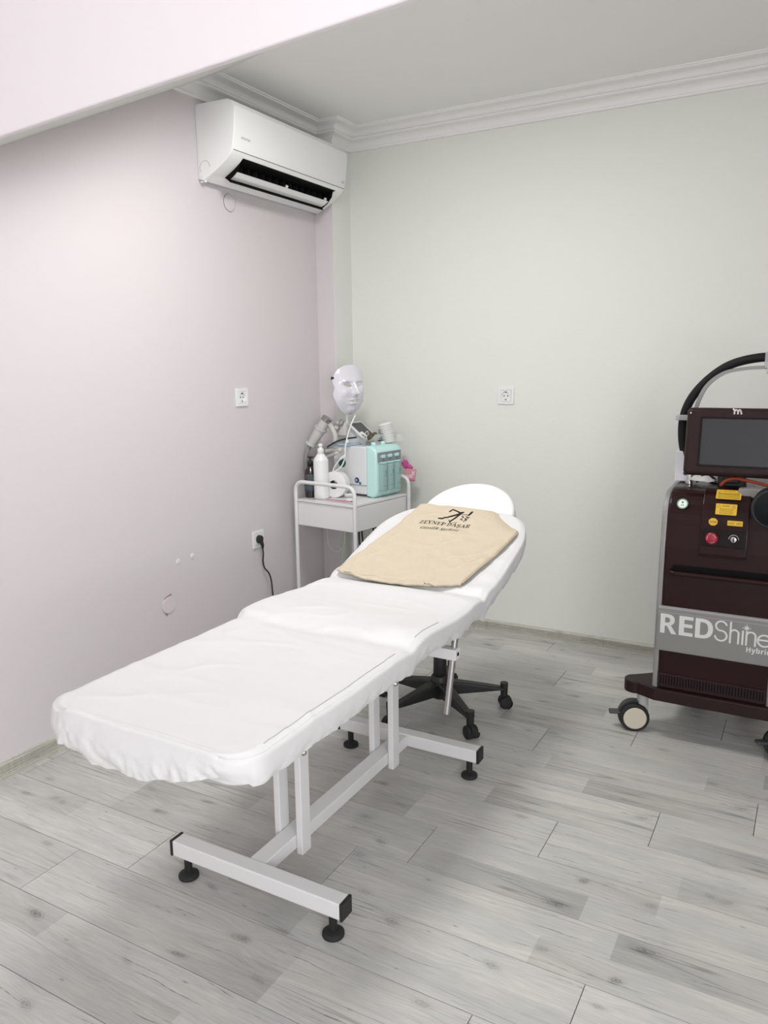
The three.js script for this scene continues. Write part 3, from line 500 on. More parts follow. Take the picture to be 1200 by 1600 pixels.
// ---------------------------------------------------------------- trolley in the corner
const TRO = { x: -2.006, z: -3.268, a: -0.14 };
const tro = (x, y, z) => { const c = Math.cos(TRO.a), s = Math.sin(TRO.a); return [TRO.x + x * c + z * s, y, TRO.z - x * s + z * c]; };   // trolley's own -> world
{
  const t = thing('trolley', 'white metal beauty trolley with rounded tube handles in the corner', 'trolley', [TRO.x, 0, TRO.z], TRO.a);
  const wl = -0.204, wr = 0.172, d = 0.197, e = -0.238, r = 0.0095;
  for (const z of [d, e]) mesh('frame_loop', polyTube(roundPath([V(wl, 0.06, z), V(wl, 0.80, z), V(wr, 0.80, z), V(wr, 0.06, z)], 0.05, 10), r, 140, 12), whitePowder, t);
  mesh('drawer_box', span(wl + 0.008, wr - 0.008, 0.582, 0.700, e + 0.012, d - 0.004, 0.003), whitePowder, t);
  mesh('tray_top', merge(span(wl + 0.008, wr - 0.008, 0.703, 0.712, e + 0.008, d + 0.002)), whitePowder, t);
  mesh('shelf', merge(span(wl + 0.006, wr - 0.006, 0.12, 0.124, e, d), span(wl + 0.006, wl + 0.01, 0.12, 0.16, e, d), span(wr - 0.01, wr - 0.006, 0.12, 0.16, e, d)), whitePowder, t);
  for (const x of [wl, wr]) for (const z of [d, e]) mesh('caster', merge(cyl(0.025, 0.018, 24).rotateZ(Math.PI / 2).translate(x + 0.012 * Math.sign(-x), 0.025, z), rod(V(x, 0.025, z), V(x, 0.066, z), 0.007)), blackRubber, t);
}
const TY = 0.712;                                                         // top of the tray
{ // white pump-less bottle with a pull cap
  const [x, y, z] = tro(-0.104, TY, 0.118);
  const b = thing('white_bottle', 'tall plain white bottle with push-pull cap on the trolley tray', 'bottle', [x, y, z]);
  const m = std(lin(0.82, 0.83, 0.83), 0.3);
  mesh('bottle_body', lathe([[0, 0], [0.033, 0], [0.0365, 0.004], [0.037, 0.012], [0.037, 0.19], [0.0358, 0.196], [0.0175, 0.221], [0.0165, 0.224], [0, 0.224]], 48), m, b);
  mesh('cap', lathe([[0, 0.222], [0.0162, 0.222], [0.0158, 0.246], [0.0135, 0.249], [0.0075, 0.251], [0.007, 0.256], [0.0115, 0.262], [0.0115, 0.267], [0.007, 0.272], [0, 0.273]], 36), m, b);
}
{ // dark pump bottle
  const [x, y, z] = tro(-0.181, TY, 0.112);
  const b = thing('pump_bottle', 'dark amber pump bottle with grey label behind the white bottle', 'bottle', [x, y, z]);
  mesh('bottle_body', lathe([[0, 0], [0.027, 0], [0.0305, 0.004], [0.0305, 0.125], [0.029, 0.135], [0.014, 0.155], [0.013, 0.16], [0, 0.16]], 40), std(lin(0.012, 0.006, 0.005), 0.12, { clearcoat: 0.6 }), b);
  const lab = mesh('label_band', new THREE.CylinderGeometry(0.0309, 0.0309, 0.085, 40, 1, true).translate(0, 0.075, 0), std(lin(1, 1, 1), 0.6, { map: canvasTex(256, 128, (c) => { c.fillStyle = '#4a5253'; c.fillRect(0, 0, 256, 128); c.fillStyle = '#9aa3a3'; for (const q of [40, 120, 200]) { c.fillRect(q, 24, 3, 54); c.fillRect(q + 10, 30, 26, 3); c.fillRect(q + 10, 40, 20, 2); c.fillRect(q + 10, 48, 24, 2); } c.fillStyle = '#2f3a55'; c.fillRect(0, 112, 256, 16); }) }), b); void lab;
  mesh('pump', merge(lathe([[0, 0.158], [0.015, 0.158], [0.015, 0.178], [0.01, 0.182], [0.006, 0.184], [0.0055, 0.198], [0, 0.198]], 28), rbox(0.02, 0.008, 0.016, 0.003, 0, 0.2, 0), rbox(0.034, 0.006, 0.008, 0.003, 0.006, 0.2015, 0.004)), blackPlastic, b);
}
{ // roll of tissue
  const [x, y, z] = tro(-0.072, TY, 0.046);
  const g = thing('tissue_roll', 'white paper roll standing on its side beside the white bottle', 'paper roll', [x, y, z], -1.40);
  const R = 0.066, L = 0.058;
  mesh('paper', (() => { const q = lathe([[0.022, -L / 2], [R - 0.003, -L / 2], [R, -L / 2 + 0.004], [R, L / 2 - 0.004], [R - 0.003, L / 2], [0.022, L / 2], [0.022, -L / 2]], 48); return q.rotateZ(Math.PI / 2).translate(0, R, 0); })(), std(lin(0.82, 0.82, 0.81), 0.85), g);
  mesh('core', new THREE.CylinderGeometry(0.0215, 0.0215, L - 0.002, 28, 1, true).rotateZ(Math.PI / 2).translate(0, R, 0), std(lin(0.06, 0.055, 0.05), 0.9, { side: THREE.DoubleSide }), g);
}
{ const [x, y, z] = tro(0.056, TY, 0.098); const j = thing('cream_jar', 'small white round jar on the trolley tray edge', 'jar', [x, y, z]); mesh('jar_body', lathe([[0, 0], [0.019, 0], [0.021, 0.003], [0.021, 0.018], [0, 0.018]], 32), whitePlastic, j); mesh('lid', lathe([[0, 0.019], [0.0225, 0.019], [0.0225, 0.033], [0.021, 0.035], [0, 0.035]], 32), whitePlastic, j); }
{ const a = tro(0.022, TY + 0.005, 0.146), p = thing('tweezers', 'pink tweezers lying at the front of the trolley tray', 'tweezers', a, TRO.a + 0.06); const m = std(lin(0.72, 0.30, 0.38), 0.35); for (const s of [-1, 1]) mesh('arm', extrude([[-0.07, s * 0.001], [0.05, s * 0.006], [0.078, s * 0.001], [0.078, s * 0.0025], [0.05, s * 0.0085], [-0.07, s * 0.003]], 0.004, 0).rotateX(-Math.PI / 2), m, p); mesh('tip', box(0.012, 0.003, 0.004, 0.082, 0.002, 0), blackPlastic, p); }

// ---------------------------------------------------------------- facial device: white box, mint front with three vials
const DEV = { a: -0.15 };
{
  const mint = std(lin(0.55, 0.83, 0.79), 0.28), wht = std(lin(0.74, 0.75, 0.76), 0.35), slate = std(lin(0.22, 0.25, 0.26), 0.4);
  // own axes: front face towards +x, width along z, origin at the middle of the base
  const LX = 0.27, WZ = 0.205, HY = 0.255, c = Math.cos(-0.14), s = Math.sin(-0.14);
  const g = thing('facial_device', 'white and mint facial machine with three vials on the trolley', 'beauty device', [-2.003, TY, -3.398], DEV.a);
  mesh('body', span(-LX / 2, LX / 2 - 0.055, 0.012, HY - 0.004, -WZ / 2 + 0.004, WZ / 2 - 0.002, 0.008), wht, g);
  mesh('base_trim', span(-LX / 2 + 0.002, LX / 2 - 0.056, 0.056, 0.061, -WZ / 2 + 0.002, WZ / 2), std(lin(0.36, 0.38, 0.38), 0.4), g);
  for (const [x, z] of [[-0.1, 0.08], [-0.1, -0.08], [0.09, 0.08], [0.09, -0.08]]) mesh('foot', cyl(0.012, 0.014, 16).translate(x, 0.007, z), blackRubber, g);
  const fs = new THREE.Shape(); const F0 = LX / 2 - 0.055, F1 = LX / 2 + 0.012;
  // front shell: rounded profile seen from the side
  fs.moveTo(F0, 0.006); fs.lineTo(F1 - 0.03, 0.0); fs.quadraticCurveTo(F1, 0.006, F1, 0.045); fs.lineTo(F1, HY - 0.05); fs.quadraticCurveTo(F1, HY, F1 - 0.05, HY + 0.002); fs.lineTo(F0, HY + 0.002); fs.lineTo(F0, 0.006);
  const sg = extrude(fs, WZ - 0.02, 0.012, [], 5); sg.translate(0, 0, -(WZ - 0.02) / 2);
  mesh('front_shell', sg, mint, g);
  const markMat = std(lin(0.10, 0.22, 0.25), 0.5);
  const face = (y0, y1, z0, z1, th) => span(F1 - 0.002, F1 + th, y0, y1, z0, z1, 0.004);
  const pan = mesh('button_panel', face(0.178, 0.226, -0.092, 0.094, 0.006), slate, g);
  for (let k = 0; k < 3; k++) { const z = 0.055 - k * 0.055; mesh('button', rbox(0.010, 0.017, 0.032, 0.006, F1 + 0.006, 0.205, z), std(lin(0.50, 0.80, 0.76), 0.25), pan); mesh('icon', box(0.001, 0.010, 0.003, F1 + 0.0065, 0.207, z + 0.023), std(lin(0.8, 0.85, 0.85), 0.4), pan); mesh('icon', new THREE.TorusGeometry(0.005, 0.0009, 6, 20).rotateY(Math.PI / 2).translate(F1 + 0.0062, 0.187, z), std(lin(0.08, 0.1, 0.1), 0.5), pan); }
  for (let k = 0; k < 3; k++) {
    const z = 0.058 - k * 0.056, v = mesh('vial', (() => { const q = lathe([[0.0225, 0.0], [0.0255, 0.006], [0.0255, 0.135], [0.0235, 0.135], [0.0235, 0.006], [0.02, 0.002], [0, 0.002], [0, 0], [0.0225, 0]], 32); return q.translate(F1 - 0.001, 0.034, z); })(), std(lin(0.46, 0.67, 0.65), 0.12, { transmission: 0.35, thickness: 0, ior: 1.4 }), g);
    mesh('vial_cap', lathe([[0, 0], [0.0258, 0], [0.0258, 0.008], [0, 0.008]], 28).translate(F1 - 0.001, 0.170, z), mint, v);
    for (const y of [0.062, 0.11]) mesh('level_mark', new THREE.CylinderGeometry(0.0258, 0.0258, 0.0022, 16, 1, true, 0.9, 1.0).translate(F1 - 0.001, y, z), markMat, v);
    mesh('letter_mark', new THREE.CylinderGeometry(0.0258, 0.0258, 0.02, 8, 1, true, 1.5, 0.25).translate(F1 - 0.001, 0.128, z), markMat, v);
    if (k === 0) mesh('liquid', cyl(0.0235, 0.018, 28).translate(F1 - 0.001, 0.046, z), std(lin(0.03, 0.22, 0.36), 0.1), v);
  }
  const badge = (x, y, r, col, txt, tcol) => mesh('badge', new THREE.CircleGeometry(r, 32).translate(x, y, WZ / 2 - 0.0012), std(lin(1, 1, 1), 0.5, { map: canvasTex(128, 128, (q) => { q.fillStyle = col; q.fillRect(0, 0, 128, 128); q.fillStyle = tcol; q.font = 'bold 70px sans-serif'; q.textAlign = 'center'; q.textBaseline = 'middle'; q.fillText(txt, 64, 66); }) }), g);
  badge(0.020, 0.082, 0.0145, '#1d3d74', 'O₂', '#dfe9f5'); badge(0.040, 0.068, 0.0075, '#2c6f86', '', '#fff');
  const gr = mesh('round_label', new THREE.CircleGeometry(0.024, 36).translate(-0.075, 0.165, WZ / 2 - 0.0010), std(lin(1, 1, 1), 0.5, { map: canvasTex(128, 128, (q) => { q.fillStyle = '#1f5a46'; q.fillRect(0, 0, 128, 128); q.fillStyle = '#2a3a6e'; q.beginPath(); q.arc(60, 4, 34, 0, 7); q.fill(); q.strokeStyle = '#4c8b70'; q.lineWidth = 3; q.beginPath(); q.arc(64, 70, 34, 0, 7); q.stroke(); }) }), g); void gr;
  // touchscreen leaning on the top
  const scr = mesh('touchscreen', (() => { const q = rbox(0.155, 0.012, 0.115, 0.006); return q; })(), wht, g); scr.position.set(-0.045, HY + 0.060, -0.03); scr.rotation.set(0, 0, -0.62);
  mesh('screen_glass', box(0.122, 0.002, 0.088, 0, 0.006, 0), std(lin(0.055, 0.06, 0.058), 0.25), scr);
  mesh('screen_mount', (() => { const q = extrude([[-0.12, HY - 0.006], [0.005, HY - 0.006], [-0.005, HY + 0.022], [-0.102, HY + 0.092], [-0.115, HY + 0.06]], 0.075, 0.004); return q.translate(0, 0, -0.068); })(), wht, g);
  const tr = mesh('handpiece_rest', merge(span(-LX / 2 - 0.02, -0.02, HY - 0.004, HY + 0.004, -0.02, WZ / 2 + 0.006, 0.003)), std(lin(0.42, 0.60, 0.70), 0.3), g); void tr;
  // pegs on top of the mint shell
  for (const z of [0.055, -0.02]) mesh('peg', lathe([[0, 0], [0.013, 0], [0.012, 0.016], [0, 0.017]], 20).translate(F0 + 0.012, HY, z), mint, g);
  void c; void s;
}
// handpieces that hang at the back of the device
{
  const metal = std(lin(0.36, 0.35, 0.34), 0.25, { metalness: 0.85 }), pale = std(lin(0.55, 0.54, 0.52), 0.3);
  const h = thing('cavitation_handpiece', 'grey handpiece with metal head and corrugated hose behind bottles', 'handpiece', [-2.218, 0.985, -3.295]);
  mesh('grip', merge(rod(V(-0.035, -0.015, 0.02), V(0.012, 0.062, 0.0), 0.022, 0.030), rod(V(0.012, 0.062, 0), V(0.034, 0.098, -0.008), 0.024, 0.026)), pale, h);
  mesh('collar', rod(V(-0.040, -0.022, 0.022), V(-0.034, -0.012, 0.02), 0.030, 0.029), pale, h); mesh('collar', rod(V(0.008, 0.055, 0.002), V(0.014, 0.066, 0), 0.034, 0.034), pale, h);
  mesh('metal_head', rod(V(0.034, 0.098, -0.008), V(0.046, 0.116, -0.012), 0.027, 0.027), metal, h);
  const pts = [V(-0.042, -0.026, 0.024), V(-0.058, -0.058, 0.03), V(-0.066, -0.10, 0.032), V(-0.064, -0.16, 0.03), V(-0.058, -0.24, 0.03)];
  mesh('hose', tube(pts, 0.010, 80, 10), std(lin(0.30, 0.30, 0.29), 0.5), h);
  mesh('hose_rib', merge(...Array.from({ length: 26 }, (_, k) => { const cu = new THREE.CatmullRomCurve3(pts), p = cu.getPoint(k / 40), tn = cu.getTangent(k / 40); return new THREE.TorusGeometry(0.0105, 0.0018, 6, 14).applyQuaternion(new THREE.Quaternion().setFromUnitVectors(V(0, 0, 1), tn)).translate(p.x, p.y, p.z); })), std(lin(0.36, 0.36, 0.35), 0.5), h);
  const k = thing('hook_handpiece', 'pale grey curved handpiece with steel plates below the mask', 'handpiece', [-2.152, 0.972, -3.315]);
  mesh('neck', merge(tube([[-0.02, 0.10, 0.0], [0.008, 0.075, 0.01], [0.024, 0.045, 0.012], [0.026, 0.004, 0.012]], 0.0135, 50, 12), rbox(0.07, 0.075, 0.03, 0.012, 0.045, 0.072, -0.018)), pale, k);
  mesh('steel_plate', merge(rbox(0.036, 0.03, 0.008, 0.002).rotateZ(-0.6).translate(0.03, 0.082, 0.004), rbox(0.026, 0.03, 0.008, 0.002).rotateZ(-0.5).translate(0.056, 0.105, -0.002)), metal, k);
  mesh('plate_window', merge(rbox(0.022, 0.015, 0.002, 0.0008).rotateZ(-0.6).translate(0.031, 0.082, 0.0085), rbox(0.004, 0.022, 0.002, 0.0008).rotateZ(-0.5).translate(0.052, 0.104, 0.003), rbox(0.004, 0.022, 0.002, 0.0008).rotateZ(-0.5).translate(0.061, 0.108, 0.003)), pale, k);
  const suction = (pos, label, y0, r) => { const c2 = thing('suction_handpiece', label, 'handpiece', pos); mesh('handle', rod(V(-0.048, y0, 0.006), V(0.028, 0.006, -0.004), r * 0.8, r), greyPlastic, c2); mesh('tip', rod(V(0.028, 0.006, -0.004), V(0.042, 0.009, -0.006), r * 1.08, r * 0.85), pale, c2); };
  suction([-2.105, 0.938, -3.26], 'thick grey suction handpiece lying below the blue rest', -0.002, 0.0135); suction([-2.112, 0.925, -3.235], 'slim grey suction handpiece slanting behind the white bottle cap', -0.026, 0.009);
  tag(mesh('black_cable', tube([[-2.118, 0.962, -3.214], [-2.10, 0.975, -3.22], [-2.07, 0.992, -3.235], [-2.035, 1.003, -3.255], [-2.0, 1.008, -3.30]], 0.0042, 50, 8), blackRubber), 'black cable arching behind the cap of the white bottle', 'cable');
}

// ---------------------------------------------------------------- light therapy mask on its stand
{
  const m = thing('led_mask', 'glossy white face mask on a thin white stand above the trolley', 'face mask', [-2.095, 0.972, -3.345], 1.2);
  const CY = 0.268, NX = 96, NY = 130, HH = 0.122;
  const halfW = (y) => { const t = y / HH; return 0.099 * Math.pow(Math.max(0.0008, 1 - Math.abs(t) ** (t > 0 ? 3.2 : 2.3)), 0.5) * (1 - 0.07 * Math.exp(-(((y - 0.012) / 0.022) ** 2))) * (1 - 0.12 * smooth(0.0, -HH, y)); };
  const G = (x, y, cx, cy, sx, sy) => Math.exp(-(((x - cx) / sx) ** 2) - (((y - cy) / sy) ** 2));
  const relief = (x, y) => {
    let z = 0.088 * Math.sqrt(Math.max(0, 1 - (x / 0.108) ** 2)) - 0.035 * (y / HH) ** 2 - 0.018 * Math.max(0, -y / HH - 0.4);
    z += 0.030 * G(x, y, 0, -0.016, 0.0135, 0.016) + 0.020 * G(x, y, 0, 0.012, 0.0105, 0.026) - 0.012 * (G(x, y, -0.036, 0.026, 0.022, 0.014) + G(x, y, 0.036, 0.026, 0.022, 0.014)) + 0.006 * (G(x, y, -0.034, 0.046, 0.03, 0.010) + G(x, y, 0.034, 0.046, 0.03, 0.010)) + 0.010 * G(x, y, 0, -0.046, 0.024, 0.005) + 0.012 * G(x, y, 0, -0.066, 0.023, 0.006) + 0.010 * G(x, y, 0, -0.098, 0.024, 0.018) + 0.006 * (G(x, y, -0.05, -0.01, 0.024, 0.022) + G(x, y, 0.05, -0.01, 0.024, 0.022));
    return z;
  };
  const hole = (x, y) => ((Math.abs(x) - 0.035) / 0.0205) ** 2 + ((y - 0.026 - 0.004 * (Math.abs(x) - 0.035) / 0.018) / 0.0098) ** 2 < 1 || (x / 0.021) ** 2 + ((y + 0.055) / 0.0058) ** 2 < 1 || ((Math.abs(x) - 0.0075) / 0.0045) ** 2 + ((y + 0.0315) / 0.0032) ** 2 < 1;
  const P = (i, j, back) => { const y = -HH + 2 * HH * j / NY, x = (i / NX * 2 - 1) * halfW(y); return V(x * (back ? 0.985 : 1), CY + y, relief(x, y) - (back ? 0.0035 : 0)); };
  const pos = [], idx = []; for (const b of [0, 1]) for (let j = 0; j <= NY; j++) for (let i = 0; i <= NX; i++) { const p = P(i, j, b); pos.push(p.x, p.y, p.z); }
  const N = (NX + 1) * (NY + 1), keep = (i, j) => { if (i < 0 || j < 0 || i >= NX || j >= NY) return false; const y = -HH + 2 * HH * (j + 0.5) / NY, x = ((i + 0.5) / NX * 2 - 1) * halfW(y); return !hole(x, y); };
  for (let j = 0; j < NY; j++) for (let i = 0; i < NX; i++) if (keep(i, j)) {
    const a = j * (NX + 1) + i, b = a + 1, c = a + NX + 1, d = c + 1; idx.push(a, b, d, a, d, c, a + N, d + N, b + N, a + N, c + N, d + N);
    for (const [q, p, r] of [[keep(i - 1, j), a, c], [keep(i + 1, j), d, b], [keep(i, j - 1), b, a], [keep(i, j + 1), c, d]]) if (!q) idx.push(p, r, r + N, p, r + N, p + N);
  }
  const g = new THREE.BufferGeometry(); g.setAttribute('position', new THREE.Float32BufferAttribute(pos, 3)); g.setIndex(idx);
  mesh('mask_shell', BGU.toCreasedNormals(g, 0.9), std(lin(0.70, 0.69, 0.75), 0.12, { clearcoat: 0.7, clearcoatRoughness: 0.05, side: THREE.DoubleSide }), m);
  mesh('strap_button', rod(V(-0.086, CY + 0.058, 0.036), V(-0.098, CY + 0.058, 0.026), 0.008, 0.007), blackPlastic, m);
  mesh('stand_rod', merge(rod(V(0, 0.018, 0.02), V(0, 0.20, 0.02), 0.0042), lathe([[0, 0], [0.011, 0], [0.009, 0.006], [0.0048, 0.022], [0, 0.022]], 20).translate(0, 0, 0.02), rod(V(0, 0.2, 0.02), V(0, 0.23, 0.066), 0.0042)), whitePlastic, m);
}
tag(mesh('mask_cable', tube([[-2.008, 1.115, -3.305], [-2.010, 1.08, -3.275], [-2.02, 1.02, -3.25], [-2.024, 0.97, -3.235], [-2.03, 0.905, -3.232], [-2.048, 0.865, -3.225], [-2.075, 0.845, -3.215], [-2.11, 0.822, -3.20]], 0.0036, 80, 8), whitePlastic), 'white cable hanging from the mask down past the green label', 'cable');
{ const c = thing('usb_lead', 'white lead with a thick plug in front of the facial device', 'cable', [-2.03, 0.915, -3.222]); mesh('plug_body', rod(V(0.006, 0.006, 0), V(-0.016, -0.008, 0.002), 0.0085, 0.006), whitePlastic, c); mesh('cord', tube([[-0.016, -0.008, 0.002], [-0.034, -0.030, 0.006], [-0.05, -0.055, 0.01], [-0.058, -0.09, 0.012]], 0.0036, 40, 8), whitePlastic, c); }
// ---------------------------------------------------------------- things on top of the device
{
  const st = thing('paper_cups', 'leaning stack of white ribbed cups on the mint device', 'cups', [-1.905, 0.973, -3.465]);
  const pts = [[0, 0]]; for (let k = 0; k < 11; k++) { const y = k * 0.0088, r = 0.028 + k * 0.0004; pts.push([r - 0.002, y + 0.0004], [r + 0.0034, y + 0.0028], [r + 0.0034, y + 0.0058], [r - 0.002, y + 0.0082]); } pts.push([0.029, 0.098], [0.024, 0.1], [0, 0.1]);
  const q = mesh('cup_stack', lathe(pts, 40), std(lin(0.82, 0.83, 0.81), 0.45), st); q.rotation.z = 0.20; q.rotation.x = 0.1;
  const clip = thing('clear_wedge', 'small translucent plastic wedge behind the ribbed cups', 'wedge', [-1.865, 0.973, -3.505]); mesh('wedge', extrude([[-0.02, 0], [0.03, 0.006], [0.016, 0.04], [-0.006, 0.044]], 0.02, 0.002), std(lin(0.62, 0.62, 0.60), 0.3), clip);
  const di = thing('paper_dish', 'crumpled white paper dish on the device top', 'dish', [-1.965, 0.985, -3.37]);
  mesh('dish', gridGeo(28, 18, (u, v) => { const x = (u - 0.5) * 0.13, z = (v - 0.5) * 0.075; return V(x, 0.004 + 7.0 * x * x + 6 * z * z + 0.012 * noise(x * 40, z * 40, 3), z); }), std(lin(0.78, 0.78, 0.77), 0.6, { side: THREE.DoubleSide }), di);
  mesh('loop_tie', tube([[-0.028, 0.014, 0.01], [-0.02, 0.04, 0.005], [-0.012, 0.05, 0.0], [-0.008, 0.035, 0], [-0.012, 0.014, 0.01]], 0.0014, 40, 6), whitePlastic, di);
  const stone = thing('moss_stone', 'two-lobed dark olive stone lying in the paper dish', 'stone', [-1.948, 1.008, -3.368]);
  const lob = (cx, cy, cz, r) => { const g = new THREE.SphereGeometry(r, 26, 20), p = g.attributes.position; for (let i = 0; i < p.count; i++) { const k = 1 + 0.16 * noise(p.getX(i) * 90, p.getY(i) * 90, p.getZ(i) * 90 + cx * 50); p.setXYZ(i, p.getX(i) * k + cx, p.getY(i) * k * 0.9 + cy, p.getZ(i) * k + cz); } g.computeVertexNormals(); return g; };
  mesh('stone', merge(lob(-0.012, -0.006, 0, 0.017), lob(0.014, 0.008, 0, 0.016), lob(0.0, -0.002, 0.006, 0.013)), std(lin(0.085, 0.072, 0.026), 0.55), stone);
  const ph = thing('leaning_phone', 'small phone standing behind the device touchscreen', 'phone', [-1.965, 0.973, -3.49]); const pb = mesh('case', rbox(0.044, 0.062, 0.008, 0.004, 0, 0.03, 0), blackPlastic, ph); mesh('phone_face', box(0.036, 0.052, 0.001, 0, 0.03, 0.0043), std(lin(0.40, 0.41, 0.45), 0.2), pb); ph.rotation.x = -0.2;
}
{ // pink bow and gift card hung on the trolley's far side
  const b = thing('gift_tag', 'pink card with a magenta bow hanging beside the mint device', 'gift tag', [-1.826, 0.822, -3.525], 0.35);
  const pink = std(lin(0.52, 0.06, 0.26), 0.5), card = std(lin(1, 1, 1), 0.4, { map: canvasTex(128, 128, (c) => { c.fillStyle = '#c98f9a'; c.fillRect(0, 0, 128, 128); c.fillStyle = '#b06f80'; c.fillRect(0, 108, 128, 20); c.fillStyle = '#f2dfe2'; c.fillRect(78, 18, 34, 40); c.fillRect(14, 70, 30, 6); c.fillRect(52, 66, 44, 8); c.fillRect(24, 84, 70, 8); c.strokeStyle = '#7d4a58'; c.lineWidth = 4; c.strokeRect(84, 24, 22, 26); }) });
  const cd = mesh('card', rbox(0.056, 0.062, 0.012, 0.003), card, b); cd.rotation.z = -0.14; cd.position.set(0.01, -0.018, 0.01);
  mesh('bow', merge(rbox(0.034, 0.042, 0.016, 0.008).rotateZ(0.5).translate(-0.014, 0.034, 0), new THREE.SphereGeometry(0.017, 20, 14).scale(1.2, 0.75, 0.6).rotateZ(-0.5).translate(0.004, 0.022, 0.006), new THREE.SphereGeometry(0.006, 12, 10).translate(0.017, 0.020, 0.008)), pink, b);
  mesh('hanger', rod(V(-0.02, 0.045, -0.004), V(-0.03, 0.075, -0.006), 0.0015), pink, b);
}
{ // cables under the drawer
  const cab = (pts, r, mat, label) => tag(mesh('loose_cable', tube(pts.map((p) => tro(...p)), r, 70, 8), mat), label, 'cable', 'cables under the trolley drawer');
  const pale = std(lin(0.62, 0.60, 0.60), 0.5);
  cab([[-0.085, 0.585, 0.0], [-0.062, 0.54, 0.0], [-0.06, 0.48, 0.0], [-0.085, 0.43, 0.0], [-0.125, 0.415, 0.0], [-0.165, 0.44, 0.0], [-0.178, 0.52, 0.0], [-0.178, 0.585, 0.0]], 0.0032, pale, 'pale cable hanging in a wide loop under the drawer');
  cab([[-0.128, 0.585, -0.05], [-0.118, 0.53, -0.05], [-0.124, 0.46, -0.05], [-0.120, 0.40, -0.05], [-0.128, 0.13, -0.05]], 0.004, pale, 'pale straight cable beside the looped one under the drawer');
  cab([[0.01, 0.585, -0.06], [0.004, 0.53, -0.06], [0.012, 0.46, -0.06], [0.03, 0.41, -0.06], [0.06, 0.13, -0.06]], 0.0042, blackRubber, 'first black cable from the left under the drawer');
  cab([[0.03, 0.585, -0.02], [0.018, 0.53, -0.02], [0.022, 0.47, -0.02], [0.045, 0.41, -0.02], [0.07, 0.13, -0.02]], 0.0042, blackRubber, 'second black cable from the left under the drawer');
  cab([[0.085, 0.585, -0.04], [0.098, 0.52, -0.04], [0.09, 0.45, -0.04], [0.085, 0.13, -0.04]], 0.0046, blackRubber, 'third black cable from the left under the drawer');
  cab([[0.118, 0.585, -0.03], [0.116, 0.52, -0.03], [0.120, 0.45, -0.03], [0.112, 0.13, -0.03]], 0.0046, blackRubber, 'rightmost black cable under the drawer');
}

